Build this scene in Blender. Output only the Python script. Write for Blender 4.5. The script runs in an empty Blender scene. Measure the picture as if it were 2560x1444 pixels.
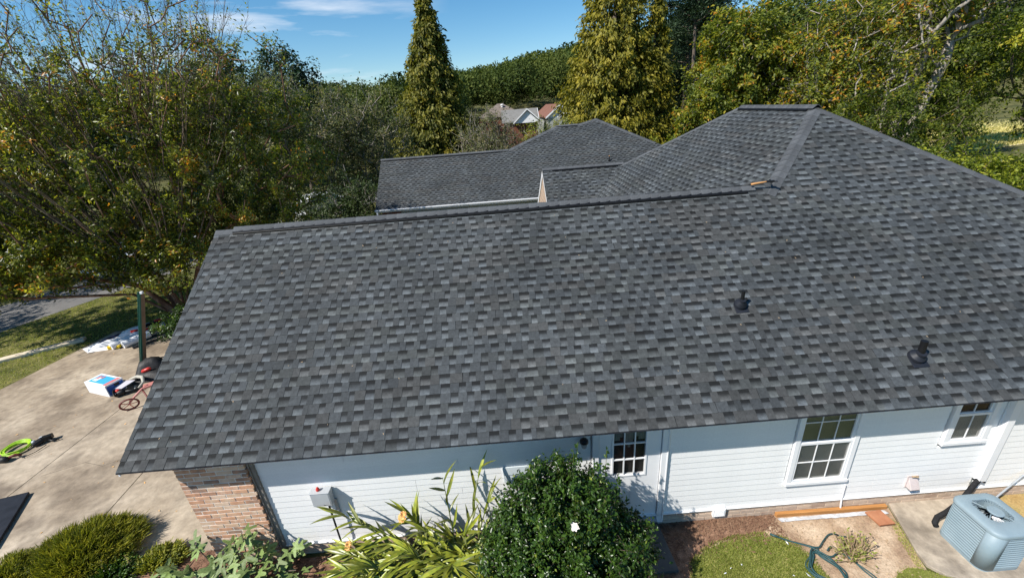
import bpy, math, random
import numpy as np
from mathutils import Vector, Matrix
random.seed(7); RNG = np.random.default_rng(7)
SC = bpy.context.scene
COL = SC.collection
R = math.radians

# ------------------------------------------------------------------ camera
cam_d = bpy.data.cameras.new('camera'); cam = bpy.data.objects.new('camera', cam_d); COL.objects.link(cam)
YAW, PITCH, ROLL, FPX = 0.00508, 0.40519, -0.07842, 1064.74
def cam_axes():
    cy, sy, cp, sp = math.cos(YAW), math.sin(YAW), math.cos(PITCH), math.sin(PITCH)
    f = Vector((sy*cp, cy*cp, -sp)); r = Vector((cy, -sy, 0)); u = r.cross(f)
    return r*math.cos(ROLL)+u*math.sin(ROLL), u*math.cos(ROLL)-r*math.sin(ROLL), f
cr, cu, cf = cam_axes()
cam.matrix_world = Matrix(((cr.x, cu.x, -cf.x, 4.97779), (cr.y, cu.y, -cf.y, -4.76495), (cr.z, cu.z, -cf.z, 6.09648), (0, 0, 0, 1)))
cam_d.sensor_width = 36; cam_d.lens = FPX/2560*36; cam_d.clip_start = 0.1; cam_d.clip_end = 3000
SC.camera = cam

# ------------------------------------------------------------------ world, sun, exposure
SUN_DIR = Vector((0.585, 0.36, -0.735))
world = bpy.data.worlds.new('World'); SC.world = world; world.use_nodes = True
wn = world.node_tree; wn.nodes.clear()
def N(nt, t, **kw):
    n = nt.nodes.new(t)
    for k, v in kw.items():
        if k in n.inputs and not hasattr(n, k): n.inputs[k].default_value = v
        else: setattr(n, k, v)
    return n
wo = N(wn, 'ShaderNodeOutputWorld'); wb = N(wn, 'ShaderNodeBackground')
sky = N(wn, 'ShaderNodeTexSky', sky_type='NISHITA', sun_disc=False)
sky.sun_elevation = R(46.9); sky.sun_rotation = R(238.4)
sky.air_density = 1.0; sky.dust_density = 0.15; sky.ozone_density = 4.0; sky.altitude = 200
wb.inputs['Strength'].default_value = 0.098
# thin high cloud: a noise veil on the sky dome, streaked along the horizon
tc = N(wn, 'ShaderNodeTexCoord'); sep = N(wn, 'ShaderNodeSeparateXYZ'); wn.links.new(tc.outputs['Generated'], sep.inputs[0])
cmap = N(wn, 'ShaderNodeMapping'); cmap.inputs['Scale'].default_value = (2.2, 2.2, 16.0); cmap.inputs['Location'].default_value = (0.35, 0.1, 0.55)
wn.links.new(tc.outputs['Generated'], cmap.inputs[0])
cn = N(wn, 'ShaderNodeTexNoise'); cn.inputs['Scale'].default_value = 1.6; cn.inputs['Detail'].default_value = 7; cn.inputs['Roughness'].default_value = 0.55
wn.links.new(cmap.outputs[0], cn.inputs['Vector'])
cr_ = N(wn, 'ShaderNodeValToRGB'); cr_.color_ramp.elements[0].position = 0.53; cr_.color_ramp.elements[1].position = 0.80
wn.links.new(cn.outputs[0], cr_.inputs[0])
# the cloud bank lies to the north-west, low over the horizon
dv = N(wn, 'ShaderNodeVectorMath', operation='DOT_PRODUCT'); dv.inputs[1].default_value = Vector((-0.50, 0.86, 0.14)).normalized()
wn.links.new(tc.outputs['Generated'], dv.inputs[0])
mr = N(wn, 'ShaderNodeMapRange'); mr.inputs['From Min'].default_value = 0.90; mr.inputs['From Max'].default_value = 0.99
wn.links.new(dv.outputs['Value'], mr.inputs['Value'])
mu = N(wn, 'ShaderNodeMath', operation='MULTIPLY'); wn.links.new(cr_.outputs[0], mu.inputs[0]); wn.links.new(mr.outputs[0], mu.inputs[1])
cmix = N(wn, 'ShaderNodeMixRGB'); cmix.inputs[2].default_value = (7.6, 8.0, 8.6, 1)
hsv = N(wn, 'ShaderNodeHueSaturation'); hsv.inputs['Hue'].default_value = 0.493; hsv.inputs['Saturation'].default_value = 1.26; hsv.inputs['Value'].default_value = 1.0
wn.links.new(sky.outputs[0], hsv.inputs['Color'])
wn.links.new(mu.outputs[0], cmix.inputs[0]); wn.links.new(hsv.outputs[0], cmix.inputs[1]); wn.links.new(cmix.outputs[0], wb.inputs[0]); wn.links.new(wb.outputs[0], wo.inputs[0])

sun_d = bpy.data.lights.new('sun', 'SUN'); sun = bpy.data.objects.new('sun', sun_d); COL.objects.link(sun)
sun_d.energy = 5.0; sun_d.angle = R(0.53); sun_d.color = (1.0, 0.955, 0.88)
sun.rotation_euler = SUN_DIR.to_track_quat('-Z', 'Y').to_euler(); sun.location = (-20, -15, 30)
SC.view_settings.view_transform = 'Standard'; SC.view_settings.look = 'None'; SC.view_settings.gamma = 1.0
SC.view_settings.use_curve_mapping = False; SC.view_settings.exposure = 0.44

# ------------------------------------------------------------------ helpers
def tag(o, label=None, cat=None, group=None, kind=None):
    if label: o['label'] = label
    if cat: o['category'] = cat
    if group: o['group'] = group
    if kind: o['kind'] = kind
    return o
def empty(name, loc=(0, 0, 0), rz=0.0, parent=None):
    o = bpy.data.objects.new(name, None); COL.objects.link(o); o.location = loc; o.rotation_euler = (0, 0, rz)
    o.empty_display_size = 0.2
    if parent: o.parent = parent
    return o
def link(name, me, parent=None):
    o = bpy.data.objects.new(name, me); COL.objects.link(o)
    if parent: o.parent = parent
    return o

class MB:
    def __init__(s): s.v = []; s.f = []; s.c = None
    def pts(s, P): b = len(s.v); s.v += [tuple(p) for p in P]; return b
    def poly(s, P): b = s.pts(P); s.f.append(tuple(range(b, b+len(P)))); return s
    def box(s, x0, x1, y0, y1, z0, z1):
        b = s.pts([(x0,y0,z0),(x1,y0,z0),(x1,y1,z0),(x0,y1,z0),(x0,y0,z1),(x1,y0,z1),(x1,y1,z1),(x0,y1,z1)])
        s.f += [tuple(b+i for i in q) for q in ((3,2,1,0),(4,5,6,7),(0,1,5,4),(1,2,6,5),(2,3,7,6),(3,0,4,7))]; return s
    def obox(s, c, ax, ay, az):   # centre and three half-axis vectors
        c = Vector(c); ax, ay, az = Vector(ax), Vector(ay), Vector(az)
        b = s.pts([c+i*ax+j*ay+k*az for k in (-1,1) for (i,j) in ((-1,-1),(1,-1),(1,1),(-1,1))])
        s.f += [tuple(b+i for i in q) for q in ((3,2,1,0),(4,5,6,7),(0,1,5,4),(1,2,6,5),(2,3,7,6),(3,0,4,7))]; return s
    def prism(s, P, h):           # extrude polygon P by vector h
        h = Vector(h); n = len(P); b = s.pts(P); s.pts([Vector(p)+h for p in P])
        s.f.append(tuple(range(b+n-1, b-1, -1))); s.f.append(tuple(range(b+n, b+2*n)))
        for i in range(n): j = (i+1) % n; s.f.append((b+i, b+j, b+n+j, b+n+i))
        return s
    def tube(s, P, rad, n=6, cap=True):
        P = [Vector(p) for p in P]; m = len(P)
        if not hasattr(rad, '__len__'): rad = [rad]*m
        b = len(s.v); ref = None
        for i in range(m):
            d = (P[min(i+1, m-1)]-P[max(i-1, 0)]).normalized()
            if ref is None: ref = d.orthogonal().normalized()
            a = (ref-d*ref.dot(d)); a = a.normalized() if a.length > 1e-5 else d.orthogonal().normalized()
            ref = a; c = d.cross(a)
            for k in range(n):
                t = 2*math.pi*k/n; s.v.append(tuple(P[i]+(a*math.cos(t)+c*math.sin(t))*rad[i]))
        for i in range(m-1):
            for k in range(n):
                k2 = (k+1) % n; s.f.append((b+i*n+k, b+i*n+k2, b+(i+1)*n+k2, b+(i+1)*n+k))
        if cap: s.f.append(tuple(b+k for k in range(n-1, -1, -1))); s.f.append(tuple(b+(m-1)*n+k for k in range(n)))
        return s
    def lathe(s, prof, o=(0,0,0), axis=(0,0,1), n=16, cap=True):   # prof: (r, h)
        o = Vector(o); a = Vector(axis).normalized(); e = a.orthogonal().normalized(); g = a.cross(e); b = len(s.v)
        for (r, h) in prof:
            for k in range(n):
                t = 2*math.pi*k/n; s.v.append(tuple(o+a*h+(e*math.cos(t)+g*math.sin(t))*r))
        for i in range(len(prof)-1):
            for k in range(n):
                k2 = (k+1) % n; s.f.append((b+i*n+k, b+i*n+k2, b+(i+1)*n+k2, b+(i+1)*n+k))
        if cap: s.f.append(tuple(b+k for k in range(n-1, -1, -1))); s.f.append(tuple(b+(len(prof)-1)*n+k for k in range(n)))
        return s
    def mesh(s, name, mat, smooth=False, bevel=0):
        me = bpy.data.meshes.new(name); me.from_pydata(s.v, [], s.f)
        if mat: me.materials.append(mat)
        if smooth: me.polygons.foreach_set('use_smooth', [True]*len(me.polygons))
        me.update(); return me
    def build(s, name, mat, parent=None, smooth=False, bevel=0):
        o = link(name, s.mesh(name, mat, smooth), parent)
        if bevel:
            m = o.modifiers.new('bevel', 'BEVEL'); m.width = bevel; m.segments = 2; m.limit_method = 'ANGLE'
        return o

def np_mesh(name, V, F, mat, parent=None, attrs=None, smooth=False):
    """V (n,3), F (m,k) constant k; attrs: {name: (domain, type, data)}"""
    V = np.ascontiguousarray(V, np.float32); F = np.ascontiguousarray(F, np.int32); k = F.shape[1]
    me = bpy.data.meshes.new(name)
    me.vertices.add(len(V)); me.vertices.foreach_set('co', V.ravel())
    me.loops.add(F.size); me.loops.foreach_set('vertex_index', F.ravel())
    me.polygons.add(len(F)); me.polygons.foreach_set('loop_start', np.arange(0, F.size, k, dtype=np.int32))
    if smooth: me.polygons.foreach_set('use_smooth', np.ones(len(F), bool))
    if attrs:
        for n, (dom, typ, data) in attrs.items():
            a = me.attributes.new(n, typ, dom)
            a.data.foreach_set('value' if typ == 'FLOAT' else 'color', np.ascontiguousarray(data, np.float32).ravel())
    me.update(); me.validate()
    if mat: me.materials.append(mat)
    return link(name, me, parent)

# ------------------------------------------------------------------ materials
def new_mat(name):
    m = bpy.data.materials.new(name); m.use_nodes = True; nt = m.node_tree
    return m, nt, nt.nodes['Principled BSDF']
def rgba(c): return (c[0], c[1], c[2], 1)
def noise_mat(name, cols, scale=3.0, rough=0.8, bump=0.0, bscale=60.0, detail=6, spec=0.3, metal=0.0, pos=None, stretch=None, rnd=0.0, fine=0.0):
    """colour from a ramp over object-space noise, optional bump, per-object brightness jitter and fine speckle"""
    m, nt, p = new_mat(name); L = nt.links.new
    tc = N(nt, 'ShaderNodeTexCoord'); vec = tc.outputs['Object']
    if stretch:
        mp = N(nt, 'ShaderNodeMapping'); mp.inputs['Scale'].default_value = stretch; L(vec, mp.inputs[0]); vec = mp.outputs[0]
    n = N(nt, 'ShaderNodeTexNoise'); n.inputs['Scale'].default_value = scale; n.inputs['Detail'].default_value = detail; n.inputs['Roughness'].default_value = 0.62
    L(vec, n.inputs['Vector'])
    r = N(nt, 'ShaderNodeValToRGB'); el = r.color_ramp.elements
    k = len(cols); pos = pos or [0.32+0.36*i/max(1, k-1) for i in range(k)]
    while len(el) < k: el.new(0.5)
    for i, c in enumerate(cols): el[i].position = pos[i]; el[i].color = rgba(c)
    L(n.outputs[0], r.inputs[0]); colout = r.outputs[0]
    if fine:
        n3 = N(nt, 'ShaderNodeTexNoise'); n3.inputs['Scale'].default_value = bscale; n3.inputs['Detail'].default_value = 3; L(vec, n3.inputs['Vector'])
        mr = N(nt, 'ShaderNodeMapRange'); mr.inputs['From Min'].default_value = 0.3; mr.inputs['From Max'].default_value = 0.7
        mr.inputs['To Min'].default_value = 1-fine; mr.inputs['To Max'].default_value = 1+fine; L(n3.outputs[0], mr.inputs['Value'])
        mm = N(nt, 'ShaderNodeVectorMath', operation='SCALE'); L(colout, mm.inputs[0]); L(mr.outputs[0], mm.inputs['Scale']); colout = mm.outputs[0]
    if rnd:
        oi = N(nt, 'ShaderNodeObjectInfo'); mr = N(nt, 'ShaderNodeMapRange'); mr.inputs['To Min'].default_value = 1-rnd; mr.inputs['To Max'].default_value = 1+rnd
        L(oi.outputs['Random'], mr.inputs['Value'])
        mm = N(nt, 'ShaderNodeVectorMath', operation='SCALE'); L(colout, mm.inputs[0]); L(mr.outputs[0], mm.inputs['Scale']); colout = mm.outputs[0]
    L(colout, p.inputs['Base Color'])
    p.inputs['Roughness'].default_value = rough; p.inputs['Specular IOR Level'].default_value = spec; p.inputs['Metallic'].default_value = metal
    if bump:
        n2 = N(nt, 'ShaderNodeTexNoise'); n2.inputs['Scale'].default_value = bscale; n2.inputs['Detail'].default_value = 4; L(vec, n2.inputs['Vector'])
        b = N(nt, 'ShaderNodeBump'); b.inputs['Strength'].default_value = bump; b.inputs['Distance'].default_value = 0.01
        L(n2.outputs[0], b.inputs['Height']); L(b.outputs[0], p.inputs['Normal'])
    return m
def flat_mat(name, c, rough=0.5, spec=0.4, metal=0.0):
    return noise_mat(name, [tuple(x*0.9 for x in c), tuple(min(1, x*1.08) for x in c)], scale=5, rough=rough, spec=spec, metal=metal)
def leaf_mat(name, cols, pos=None, trans=0.35, rough=0.5, spec=0.35, tcol=1.6):
    """leaf colour from the per-leaf attribute 'tint'; light passes through the blade"""
    m, nt, p = new_mat(name); L = nt.links.new
    a = N(nt, 'ShaderNodeAttribute', attribute_name='tint')
    r = N(nt, 'ShaderNodeValToRGB'); el = r.color_ramp.elements; k = len(cols); pos = pos or [i/(k-1) for i in range(k)]
    while len(el) < k: el.new(0.5)
    for i, c in enumerate(cols): el[i].position = pos[i]; el[i].color = rgba(c)
    L(a.outputs['Fac'], r.inputs[0]); L(r.outputs[0], p.inputs['Base Color'])
    p.inputs['Roughness'].default_value = rough; p.inputs['Specular IOR Level'].default_value = spec
    t = N(nt, 'ShaderNodeBsdfTranslucent'); mm = N(nt, 'ShaderNodeVectorMath', operation='MULTIPLY'); mm.inputs[1].default_value = (tcol*1.0, tcol*1.05, tcol*0.5)
    L(r.outputs[0], mm.inputs[0]); L(mm.outputs[0], t.inputs['Color'])
    mix = N(nt, 'ShaderNodeMixShader'); mix.inputs[0].default_value = trans
    L(p.outputs[0], mix.inputs[1]); L(t.outputs[0], mix.inputs[2]); L(mix.outputs[0], nt.nodes['Material Output'].inputs['Surface'])
    return m
M = {}
# roof shingles: per-tab granule blend from the colour attribute, speckle of single granules on top
def shingle_mat():
    m, nt, p = new_mat('asphalt_shingle'); L = nt.links.new
    a = N(nt, 'ShaderNodeAttribute', attribute_name='Col'); g = N(nt, 'ShaderNodeNewGeometry')
    n1 = N(nt, 'ShaderNodeTexNoise'); n1.inputs['Scale'].default_value = 190; n1.inputs['Detail'].default_value = 3; n1.inputs['Roughness'].default_value = 0.8; L(g.outputs['Position'], n1.inputs['Vector'])
    mr = N(nt, 'ShaderNodeMapRange'); mr.inputs['From Min'].default_value = 0.3; mr.inputs['From Max'].default_value = 0.7; mr.inputs['To Min'].default_value = 0.5; mr.inputs['To Max'].default_value = 1.5; L(n1.outputs[0], mr.inputs['Value'])
    n2 = N(nt, 'ShaderNodeTexNoise'); n2.inputs['Scale'].default_value = 22; n2.inputs['Detail'].default_value = 5; L(g.outputs['Position'], n2.inputs['Vector'])
    mr2 = N(nt, 'ShaderNodeMapRange'); mr2.inputs['From Min'].default_value = 0.3; mr2.inputs['From Max'].default_value = 0.7; mr2.inputs['To Min'].default_value = 0.8; mr2.inputs['To Max'].default_value = 1.2; L(n2.outputs[0], mr2.inputs['Value'])
    n3 = N(nt, 'ShaderNodeTexNoise'); n3.inputs['Scale'].default_value = 0.8; n3.inputs['Detail'].default_value = 4; L(g.outputs['Position'], n3.inputs['Vector'])
    mr3 = N(nt, 'ShaderNodeMapRange'); mr3.inputs['From Min'].default_value = 0.3; mr3.inputs['From Max'].default_value = 0.7; mr3.inputs['To Min'].default_value = 0.80; mr3.inputs['To Max'].default_value = 1.20; L(n3.outputs[0], mr3.inputs['Value'])
    q = N(nt, 'ShaderNodeMath', operation='MULTIPLY'); L(mr.outputs[0], q.inputs[0]); L(mr2.outputs[0], q.inputs[1])
    q2 = N(nt, 'ShaderNodeMath', operation='MULTIPLY'); L(q.outputs[0], q2.inputs[0]); L(mr3.outputs[0], q2.inputs[1])
    s = N(nt, 'ShaderNodeVectorMath', operation='SCALE'); L(a.outputs['Color'], s.inputs[0]); L(q2.outputs[0], s.inputs['Scale']); L(s.outputs[0], p.inputs['Base Color'])
    b = N(nt, 'ShaderNodeBump'); b.inputs['Strength'].default_value = 0.5; b.inputs['Distance'].default_value = 0.002; L(n1.outputs[0], b.inputs['Height']); L(b.outputs[0], p.inputs['Normal'])
    p.inputs['Roughness'].default_value = 0.82; p.inputs['Specular IOR Level'].default_value = 0.28
    return m
M['shingle'] = shingle_mat()
M['cap'] = noise_mat('ridge_cap_shingle', [(.058,.062,.067), (.076,.081,.087), (.096,.101,.107)], scale=6, rough=.8, bump=.4, bscale=190, rnd=.16, fine=.3)
M['deck'] = noise_mat('roof_underlay', [(.03,.032,.036), (.05,.053,.058)], scale=8, rough=.9, bump=.3, bscale=150)
M['black'] = noise_mat('black_plastic', [(.006,.006,.007), (.012,.012,.013)], scale=8, rough=.45)
M['boot'] = noise_mat('dark_vent_metal', [(.010,.012,.017), (.018,.020,.028)], scale=9, rough=.55, spec=.35)
M['vinyl'] = noise_mat('white_vinyl_siding', [(.78,.78,.775), (.84,.835,.825)], scale=1.2, rough=.48, spec=.35, fine=.03, bscale=40, rnd=.015)
M['trim'] = noise_mat('white_trim_paint', [(.76,.77,.79), (.82,.82,.83)], scale=3, rough=.4, spec=.4)
M['soffit'] = noise_mat('soffit_white', [(.66,.67,.68), (.74,.74,.74)], scale=3, rough=.6)
M['taupe'] = noise_mat('taupe_trim', [(.20,.18,.16), (.26,.24,.21)], scale=8, rough=.5)
M['mortar'] = noise_mat('mortar', [(.66,.59,.52), (.80,.73,.65)], scale=12, rough=.95, bump=.5, bscale=90)
M['fmortar'] = noise_mat('foundation_mortar', [(.50,.41,.33), (.60,.51,.42)], scale=9, rough=.95, bump=.5, bscale=90)
def brick_mat(name, cols):
    m, nt, p = new_mat(name); L = nt.links.new
    oi = N(nt, 'ShaderNodeObjectInfo'); tc = N(nt, 'ShaderNodeTexCoord')
    ad = N(nt, 'ShaderNodeVectorMath', operation='ADD'); L(tc.outputs['Object'], ad.inputs[0]); L(oi.outputs['Location'], ad.inputs[1])
    n = N(nt, 'ShaderNodeTexNoise'); n.inputs['Scale'].default_value = 9; n.inputs['Detail'].default_value = 5; L(ad.outputs[0], n.inputs['Vector'])
    a = N(nt, 'ShaderNodeMath', operation='MULTIPLY_ADD'); L(n.outputs[0], a.inputs[0]); a.inputs[1].default_value = 0.9; a.inputs[2].default_value = -0.45
    s = N(nt, 'ShaderNodeMath', operation='ADD'); L(oi.outputs['Random'], s.inputs[0]); L(a.outputs[0], s.inputs[1])
    r = N(nt, 'ShaderNodeValToRGB'); el = r.color_ramp.elements; k = len(cols)
    while len(el) < k: el.new(0.5)
    for i, c in enumerate(cols): el[i].position = i/(k-1); el[i].color = rgba(c)
    L(s.outputs[0], r.inputs[0]); L(r.outputs[0], p.inputs['Base Color'])
    n2 = N(nt, 'ShaderNodeTexNoise'); n2.inputs['Scale'].default_value = 120; L(ad.outputs[0], n2.inputs['Vector'])
    b = N(nt, 'ShaderNodeBump'); b.inputs['Strength'].default_value = .5; b.inputs['Distance'].default_value = .004; L(n2.outputs[0], b.inputs['Height']); L(b.outputs[0], p.inputs['Normal'])
    p.inputs['Roughness'].default_value = .9; p.inputs['Specular IOR Level'].default_value = .15
    return m
M['brick'] = brick_mat('tumbled_brick', [(.30,.20,.15), (.52,.28,.17), (.60,.36,.23), (.60,.43,.30), (.68,.51,.38), (.56,.33,.22)])
M['fbrick'] = brick_mat('foundation_brick', [(.36,.26,.20), (.48,.37,.28), (.55,.43,.33), (.43,.33,.26)])
M['concrete'] = None
M['glass'] = None
def concrete_mat(name, lo, mid, hi, stain, sc=.55, st=1.7):
    m, nt, p = new_mat(name); L = nt.links.new
    g = N(nt, 'ShaderNodeNewGeometry')
    n1 = N(nt, 'ShaderNodeTexNoise'); n1.inputs['Scale'].default_value = sc; n1.inputs['Detail'].default_value = 9; n1.inputs['Roughness'].default_value = .62; L(g.outputs['Position'], n1.inputs['Vector'])
    r = N(nt, 'ShaderNodeValToRGB'); el = r.color_ramp.elements; el.new(.5)
    for i, (c, q) in enumerate(((lo, .36), (mid, .49), (hi, .66))): el[i].position = q; el[i].color = rgba(c)
    L(n1.outputs[0], r.inputs[0])
    n2 = N(nt, 'ShaderNodeTexNoise'); n2.inputs['Scale'].default_value = 7; n2.inputs['Detail'].default_value = 8; n2.inputs['Roughness'].default_value = .7; L(g.outputs['Position'], n2.inputs['Vector'])
    mr = N(nt, 'ShaderNodeMapRange'); mr.inputs['From Min'].default_value = .3; mr.inputs['From Max'].default_value = .7; mr.inputs['To Min'].default_value = .72; mr.inputs['To Max'].default_value = 1.2; L(n2.outputs[0], mr.inputs['Value'])
    n4 = N(nt, 'ShaderNodeTexNoise'); n4.inputs['Scale'].default_value = st; n4.inputs['Detail'].default_value = 5; L(g.outputs['Position'], n4.inputs['Vector'])
    r4 = N(nt, 'ShaderNodeMapRange'); r4.inputs['From Min'].default_value = .52; r4.inputs['From Max'].default_value = .72; L(n4.outputs[0], r4.inputs['Value'])
    mx = N(nt, 'ShaderNodeMixRGB'); mx.inputs[2].default_value = rgba(stain); sc4 = N(nt, 'ShaderNodeMath', operation='MULTIPLY'); sc4.inputs[1].default_value = .75
    L(r4.outputs[0], sc4.inputs[0]); L(sc4.outputs[0], mx.inputs[0]); L(r.outputs[0], mx.inputs[1])
    s = N(nt, 'ShaderNodeVectorMath', operation='SCALE'); L(mx.outputs[0], s.inputs[0]); L(mr.outputs[0], s.inputs['Scale']); L(s.outputs[0], p.inputs['Base Color'])
    n3 = N(nt, 'ShaderNodeTexNoise'); n3.inputs['Scale'].default_value = 90; n3.inputs['Detail'].default_value = 4; L(g.outputs['Position'], n3.inputs['Vector'])
    b = N(nt, 'ShaderNodeBump'); b.inputs['Strength'].default_value = .4; b.inputs['Distance'].default_value = .004; L(n3.outputs[0], b.inputs['Height']); L(b.outputs[0], p.inputs['Normal'])
    p.inputs['Roughness'].default_value = .92; p.inputs['Specular IOR Level'].default_value = .2
    return m
M['concrete'] = concrete_mat('driveway_concrete', (.20,.155,.112), (.345,.278,.205), (.48,.40,.305), (.15,.118,.09))
M['pad'] = concrete_mat('pad_concrete', (.27,.225,.175), (.41,.345,.27), (.52,.445,.355), (.18,.15,.12), 1.6, 2.4)
M['asphalt'] = noise_mat('street_asphalt', [(.13,.125,.12), (.19,.18,.17)], scale=1.2, rough=.95, bump=.4, bscale=70, fine=.15)
M['kerb'] = noise_mat('kerb_concrete', [(.60,.50,.37), (.70,.60,.46)], scale=4, rough=.9, bump=.3, bscale=80)
def glass_mat(name, tint, alpha, rough=.04):
    m, nt, p = new_mat(name); L = nt.links.new
    p.inputs['Base Color'].default_value = rgba(tint); p.inputs['Roughness'].default_value = rough; p.inputs['Specular IOR Level'].default_value = .6
    n = N(nt, 'ShaderNodeTexNoise'); n.inputs['Scale'].default_value = 3
    b = N(nt, 'ShaderNodeBump'); b.inputs['Strength'].default_value = .03; L(n.outputs[0], b.inputs['Height']); L(b.outputs[0], p.inputs['Normal'])
    t = N(nt, 'ShaderNodeBsdfTransparent'); mix = N(nt, 'ShaderNodeMixShader'); mix.inputs[0].default_value = alpha
    L(t.outputs[0], mix.inputs[1]); L(p.outputs[0], mix.inputs[2]); L(mix.outputs[0], nt.nodes['Material Output'].inputs['Surface'])
    return m
M['glass'] = glass_mat('window_glass', (.012,.016,.016), .30)
M['screen'] = noise_mat('insect_screen', [(.62,.62,.58), (.72,.72,.66)], scale=4, rough=.8)
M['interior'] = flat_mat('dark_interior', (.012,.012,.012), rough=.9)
M['blind'] = noise_mat('window_blind', [(.52,.50,.27), (.64,.60,.36)], scale=2, rough=.7)
M['curtain'] = noise_mat('lace_curtain', [(.16,.20,.18), (.24,.29,.26)], scale=10, rough=.9)
M['soil'] = noise_mat('bare_soil', [(.24,.155,.10), (.38,.27,.18), (.52,.40,.285)], scale=2.6, rough=.97, bump=.8, bscale=45, fine=.22)
M['mulch'] = noise_mat('mulch_bed', [(.09,.045,.028), (.20,.11,.07), (.32,.19,.125)], scale=9, rough=.97, bump=1.0, bscale=60, fine=.35)
M['turf'] = noise_mat('turf_ground', [(.10,.10,.024), (.18,.19,.045), (.28,.26,.085)], scale=3.0, rough=.97, bump=.8, bscale=70, fine=.3)
M['wood'] = noise_mat('orange_cedar_board', [(.38,.17,.055), (.55,.27,.09)], scale=4, stretch=(.6, 14, 14), rough=.7, bump=.25, bscale=60)
M['handle'] = noise_mat('hammer_handle_wood', [(.42,.20,.07), (.58,.31,.12)], scale=8, rough=.5)
M['foil'] = noise_mat('aluminium_flashing', [(.55,.56,.58), (.80,.80,.82)], scale=9, rough=.42, metal=.35)
M['terracotta'] = noise_mat('terracotta_paver', [(.33,.13,.065), (.42,.19,.10)], scale=6, rough=.85, bump=.3, bscale=80)
M['ac'] = noise_mat('ac_blue_grey_paint', [(.20,.27,.31), (.25,.32,.36)], scale=2.5, rough=.5, spec=.4)
M['acdark'] = noise_mat('ac_coil', [(.12,.15,.165), (.17,.20,.215)], scale=5, stretch=(1, 1, 40), rough=.6)
M['galv'] = noise_mat('galvanised_metal', [(.36,.38,.40), (.47,.49,.51)], scale=4, rough=.5, metal=.3)
M['elec'] = noise_mat('electric_box_grey', [(.38,.40,.42), (.44,.46,.48)], scale=3, rough=.55)
M['pvc'] = flat_mat('white_pvc', (.74,.74,.76), rough=.35)
M['foam'] = noise_mat('black_pipe_foam', [(.010,.010,.011), (.022,.022,.024)], scale=20, rough=.9, bump=.5, bscale=80)
M['hose'] = noise_mat('green_garden_hose', [(.018,.055,.060), (.035,.085,.09)], scale=12, rough=.45)
M['lime'] = flat_mat('lime_air_hose', (.36,.60,.03), rough=.4)
M['red'] = flat_mat('red_plastic', (.52,.035,.025), rough=.35)
M['pink'] = flat_mat('faded_red_paint', (.50,.20,.17), rough=.45)
M['maroon'] = flat_mat('maroon_rubber', (.14,.025,.02), rough=.5)
M['white'] = flat_mat('white_plastic', (.78,.79,.82), rough=.5)
M['card'] = flat_mat('white_cardboard', (.80,.80,.82), rough=.7)
M['cyan'] = flat_mat('cyan_print', (.06,.42,.72), rough=.5)
M['blue'] = flat_mat('blue_print', (.02,.09,.32), rough=.5)
M['print_red'] = flat_mat('red_print', (.62,.20,.20), rough=.5)
M['navy'] = flat_mat('navy_film', (.012,.018,.045), rough=.35)
M['yellow'] = flat_mat('yellow_wrap', (.75,.52,.02), rough=.5)
M['bag'] = noise_mat('black_nylon', [(.010,.010,.011), (.035,.034,.034)], scale=10, rough=.55, bump=.5, bscale=30)
M['glove'] = flat_mat('pale_glove', (.42,.40,.34), rough=.8)
M['foamboard'] = noise_mat('black_foam_board', [(.008,.010,.016), (.018,.021,.030)], scale=5, rough=.6)
M['ladder'] = flat_mat('green_fibreglass', (.008,.095,.072), rough=.4)
M['ladder2'] = noise_mat('brown_fibreglass', [(.12,.08,.052), (.18,.12,.08)], scale=6, rough=.55)
M['tan'] = noise_mat('tan_gable_boards', [(.44,.31,.22), (.52,.38,.28)], scale=4, rough=.7)
M['grey_wall'] = noise_mat('grey_green_wall', [(.30,.31,.29), (.37,.38,.36)], scale=3, rough=.7)
M['rbrick'] = noise_mat('dark_red_brick_wall', [(.12,.045,.03), (.20,.08,.05)], scale=14, rough=.9)
M['bark'] = noise_mat('grey_brown_bark', [(.06,.045,.032), (.13,.10,.075), (.22,.18,.145)], scale=5, stretch=(3, 3, .6), rough=.95, bump=.8, bscale=30)
M['myrtle_bark'] = noise_mat('cinnamon_bark', [(.10,.045,.025), (.20,.105,.065), (.34,.24,.18)], scale=3, stretch=(2, 2, .8), rough=.85, bump=.4, bscale=25)
M['pale_bark'] = noise_mat('pale_bark', [(.15,.125,.10), (.28,.245,.21), (.42,.385,.34)], scale=3, stretch=(2, 2, .6), rough=.9, bump=.4, bscale=25)
M['dead'] = noise_mat('dry_twig', [(.28,.19,.11), (.45,.34,.22)], scale=6, rough=.9)
# foliage: dark to bright along the per-leaf tint
M['l_myrtle'] = leaf_mat('crape_myrtle_leaf', [(.030,.046,.009), (.095,.120,.018), (.24,.25,.034), (.40,.36,.05), (.52,.22,.03)], [0,.36,.74,.975,1], trans=.45, rough=.34, spec=.45, tcol=1.8)
M['l_grey'] = leaf_mat('grey_green_leaf', [(.038,.052,.020), (.092,.115,.038), (.165,.175,.062), (.25,.20,.10)], trans=.32)
M['l_dark'] = leaf_mat('dark_green_leaf', [(0.018, 0.033, 0.012), (0.042, 0.0675, 0.0195), (0.0825, 0.12, 0.03)], trans=.25)
M['l_gold'] = leaf_mat('conifer_gold_leaf', [(.046,.052,.007), (.135,.135,.013), (.26,.225,.020), (.36,.285,.025)], trans=.26, rough=.6)
M['l_gold2'] = leaf_mat('conifer_olive_leaf', [(.034,.045,.008), (.095,.105,.013), (.185,.175,.020), (.28,.225,.026)], trans=.26, rough=.6)
M['l_pine'] = leaf_mat('pine_needles', [(0.0108, 0.027, 0.0135), (0.027, 0.0567, 0.027), (0.054, 0.0945, 0.0378)], trans=.12, rough=.6)
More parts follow.
